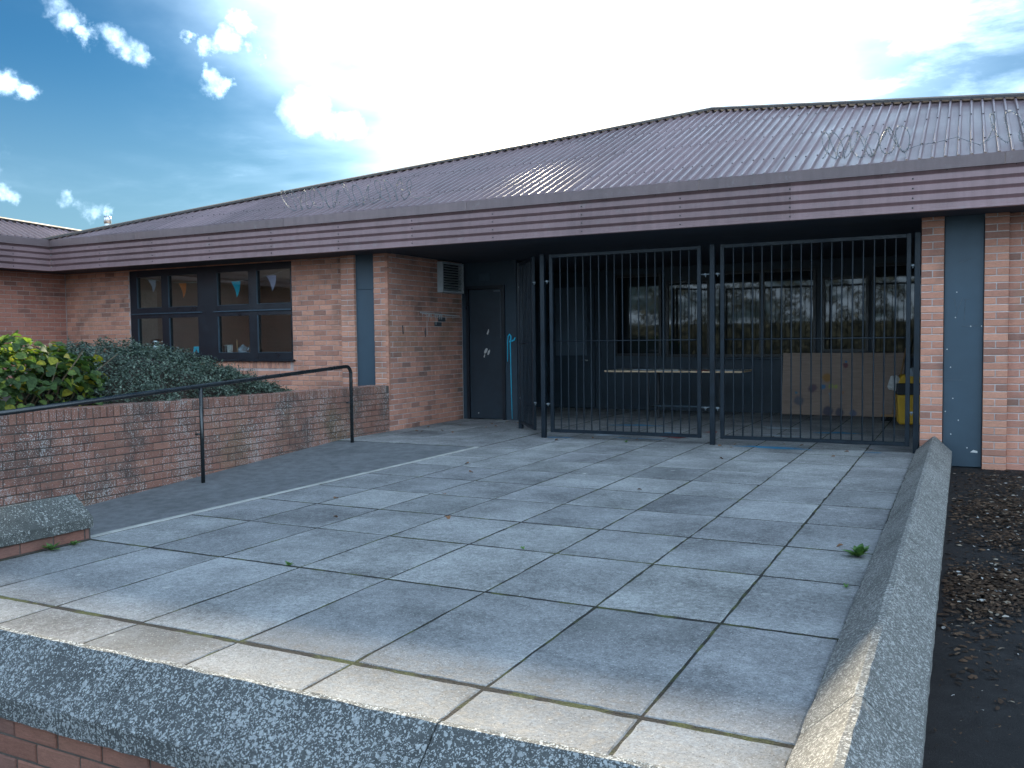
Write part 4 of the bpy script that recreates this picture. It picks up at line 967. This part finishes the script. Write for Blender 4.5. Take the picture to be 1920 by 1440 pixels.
for i, c in enumerate(cand):
    mt_ = orient(*c[:4])
    if i < 220: o = obj('leaf', lm[c[4]][1], None, sh); o.matrix_local = mt_
    else: rest.add([mt_ @ Vector(v_) for v_ in lm[c[4]][0].v], lm[c[4]][0].f, True)
tag(rest.build('foliage', 'leaf', sh), kind='stuff')
# clipped mound
mo = tag(empty('clipped_mound_shrub', (-7.25, -.75, .45)), 'dense dark green rounded shrub mound in front of the bunting window', 'shrub')
def mound(u, v_):                                        # u in 0..1 along Y, v angle across
    y = -1.75+3.75*u; hgt = .80*(1-max(0, (u-.25)/.75)**1.7)*(min(1, u/.16+.30)); wd = .82*math.sqrt(max(.02, 1-(2*u-1)**4))
    return y, hgt, wd
cr = MB(); core = MB(); vs = []
NU, NV = 22, 12
for i in range(NU+1):
    for j in range(NV+1):
        y, hg, wd = mound(i/NU, 0); a = math.pi*j/NV; vs.append((wd*.90*math.cos(a), y*.97, max(0, hg*.90*math.sin(a)**.75)))
core.add(vs, [(i*(NV+1)+j, i*(NV+1)+j+1, (i+1)*(NV+1)+j+1, (i+1)*(NV+1)+j) for i in range(NU) for j in range(NV)], True); core.build('twig_mass', 'soil', mo)
for i in range(52000):
    u = rg.random(); a = math.pi*rg.uniform(.0, .82); y, hg, wd = mound(u, 0)
    lump = 1+.05*math.sin(9*u*3+5*a)+.045*math.sin(23*u+11*a)+.03*math.sin(61*u-17*a)+rg.uniform(-.09, .05)
    p = Vector((wd*math.cos(a)*lump, y+rg.uniform(-.04, .04), max(.02, hg*math.sin(a)**.75*lump)))
    n_ = Vector((math.cos(a)*.8, (u-.4)*.6, math.sin(a)+.25)).normalized(); n_ = (n_+Vector((rg.uniform(-.9, .9), rg.uniform(-.9, .9), rg.uniform(-.5, .9)))).normalized()
    t_ = n_.orthogonal().normalized(); t_ = Matrix.Rotation(rg.uniform(0, 6.28), 3, n_) @ t_; b_ = n_.cross(t_); l = rg.uniform(.016, .034); w_ = l*.34
    cr.add([p, p+t_*l*.5+b_*w_, p+t_*l, p+t_*l*.5-b_*w_], [(0, 1, 2, 3)])
for i in range(420):                                      # stray shoots
    u = rg.random(); a = math.pi*rg.uniform(.05, .8); y, hg, wd = mound(u, 0); p0 = Vector((wd*math.cos(a), y, max(.02, hg*math.sin(a)**.75)))
    d = (Vector((math.cos(a)*.6, (u-.4)*.8, math.sin(a)+.3))+Vector((rg.uniform(-.5, .5), rg.uniform(-.5, .5), rg.uniform(-.2, .4)))).normalized(); L = rg.uniform(.05, .14)
    for k_ in range(9):
        p = p0+d*L*(k_/9); t_ = (d.orthogonal().normalized()); t_ = Matrix.Rotation(k_*2.4, 3, d) @ t_; t_ = (t_+d*.7).normalized(); b_ = d.cross(t_).normalized(); l = rg.uniform(.016, .03)
        cr.add([p, p+t_*l*.5+b_*l*.33, p+t_*l, p+t_*l*.5-b_*l*.33], [(0, 1, 2, 3)])
tag(cr.build('foliage', 'sprig', mo), kind='stuff')
# weeds
def weed(loc, n_, s, label, seed):
    r2 = random.Random(seed); T = tag(empty('weed', loc), label, 'weed'); W = leafmesh(.10*s, .055*s, .3, 'weed')[1]
    for i in range(n_):
        a = 6.283*i/n_+r2.uniform(-.3, .3); t_ = r2.uniform(.3, 1.1); o = obj('leaf', W, None, T); o.matrix_local = Matrix.Translation((0, 0, .004)) @ Matrix.Rotation(a, 4, 'Z') @ Matrix.Rotation(t_, 4, 'X') @ Matrix.Scale(r2.uniform(.6, 1.1), 4)
weed((.43, -2.68, 0), 22, .95, 'leafy green weed growing against the long ridged coping', 1)
weed((.44, -3.38, 0), 6, .3, 'tiny weed at the coping in a slab joint nearer the camera', 2)
weed((-4.09, -4.52, 0), 10, .7, 'low weed at the foot of the mossy stub wall', 3)
weed((-4.09, -4.36, 0), 8, .55, 'small weed at the stub wall closest to its end', 7)
weed((-2.47, -4.20, 0), 9, .38, 'small weed in the wide slab joint in the middle of the paving', 4)
weed((-1.42, -3.30, 0), 6, .25, 'tiny weed at a slab corner in the middle of the paving', 5)
weed((-2.72, 2.22, 0), 9, .4, 'small weed in front of the middle gate leaf', 6)

# leaf litter and chips on the right-hand strip
mu = MB()
def chip(p, s, rr):
    a = rr.uniform(0, 6.28); tl = rr.uniform(-.5, .5); M_ = Matrix.Translation(p) @ Matrix.Rotation(a, 4, 'Z') @ Matrix.Rotation(tl, 4, 'X'); l, w_, c_ = s, s*rr.uniform(.25, .6), s*rr.uniform(0, .3)
    mu.add([M_ @ Vector(q) for q in ((-l, -w_*.6, 0), (0, -w_, c_), (l, -w_*.3, 0), (l*.9, w_*.5, .002), (0, w_, c_*.9), (-l*.9, w_*.4, 0))], [(0, 1, 4, 5), (1, 2, 3, 4)])
zpath = lambda y: -.13-.010*max(0, 1-y)
for (cx, cy, sx, sy, n_) in ((1.32, 1.0, .42, 1.4, 1500), (1.25, -.2, .42, .85, 2600), (1.3, -1.2, .4, .30, 900), (1.2, -2.4, .36, .5, 2600), (1.0, -2.8, .2, .8, 800), (1.6, -3.6, .8, 1.2, 140), (2.2, -.2, .7, 1.0, 900)):
    for i in range(n_):
        x, y = rg.gauss(cx, sx*.55), rg.gauss(cy, sy*.55)
        if x < .872 or y > 2.3: continue
        d = math.hypot((x-cx)/sx, (y-cy)/sy); pile = max(0, .035*(1-d)); chip((x, y, zpath(y)+.006+rg.random()*pile), rg.uniform(.006, .024), rg)
for i in range(2600):
    x, y = rg.uniform(.88, 2.4), rg.uniform(-6, 2.2); chip((x, y, zpath(y)+.008), rg.uniform(.003, .011), rg)
tag(mu.build('bark_litter', 'mulch'), 'bark chips and dry leaf litter on the dark strip beside the coping', 'leaf litter', None, 'stuff')
# fallen leaves
lf = leafmesh(.055, .04, .6, 'leaf_dead', 'fallen_leaf')[1]
for i in range(34):
    if i < 14: x, y = rg.uniform(-6.2, -4.8), rg.uniform(2.4, 4.2)
    elif i < 24: x, y = rg.uniform(-3.7, .3), rg.uniform(2.0, 2.9)
    else: x, y = rg.uniform(-3.6, .4), rg.uniform(-3.0, 2.0)
    if math.hypot(x+3.9, y-2.38) < .1: continue
    o = obj('fallen_leaf', lf, None, None, (x, y, .012), (rg.uniform(-.3, .3), rg.uniform(-.3, .3), rg.uniform(0, 6.28))); s_ = rg.uniform(.5, 1.1); o.scale = (s_, s_, s_)
    tag(o, 'small dry brown leaf lying on the paving', 'leaf', 'dry leaves scattered on the paving')
# hedge across the street behind the photographer (seen mirrored in the panes)
hd = MB(); 
for i in range(52000):
    x = rg.uniform(-20, 16); y = -17.5+rg.uniform(-.9, .9); z = rg.uniform(-.3, 4.6+.7*math.sin(x*.9)+.5*math.sin(x*2.3+1)); n_ = Vector((rg.uniform(-1, 1), rg.uniform(-.2, 1.2), rg.uniform(-.6, 1))).normalized()
    if z > 1.2 and math.sin(x*2.9+1.3*math.sin(z*2.1))*math.sin(z*3.7+x*.8)+.5*math.sin(x*7.3+z*5.1) > .25+rg.uniform(-.25, .25): continue
    t_ = n_.orthogonal().normalized(); b_ = n_.cross(t_); l = rg.uniform(.04, .11); p = Vector((x, y, z)); hd.add([p-t_*l, p+b_*l*.6, p+t_*l, p-b_*l*.6], [(0, 1, 2, 3)])
hd.box(-20, 16, -18.3, -17.9, -.4, 1.9); tag(hd.build('hedge', 'hedge'), 'mixed hedge across the street, mirrored in the panes', 'hedge', None, 'stuff')
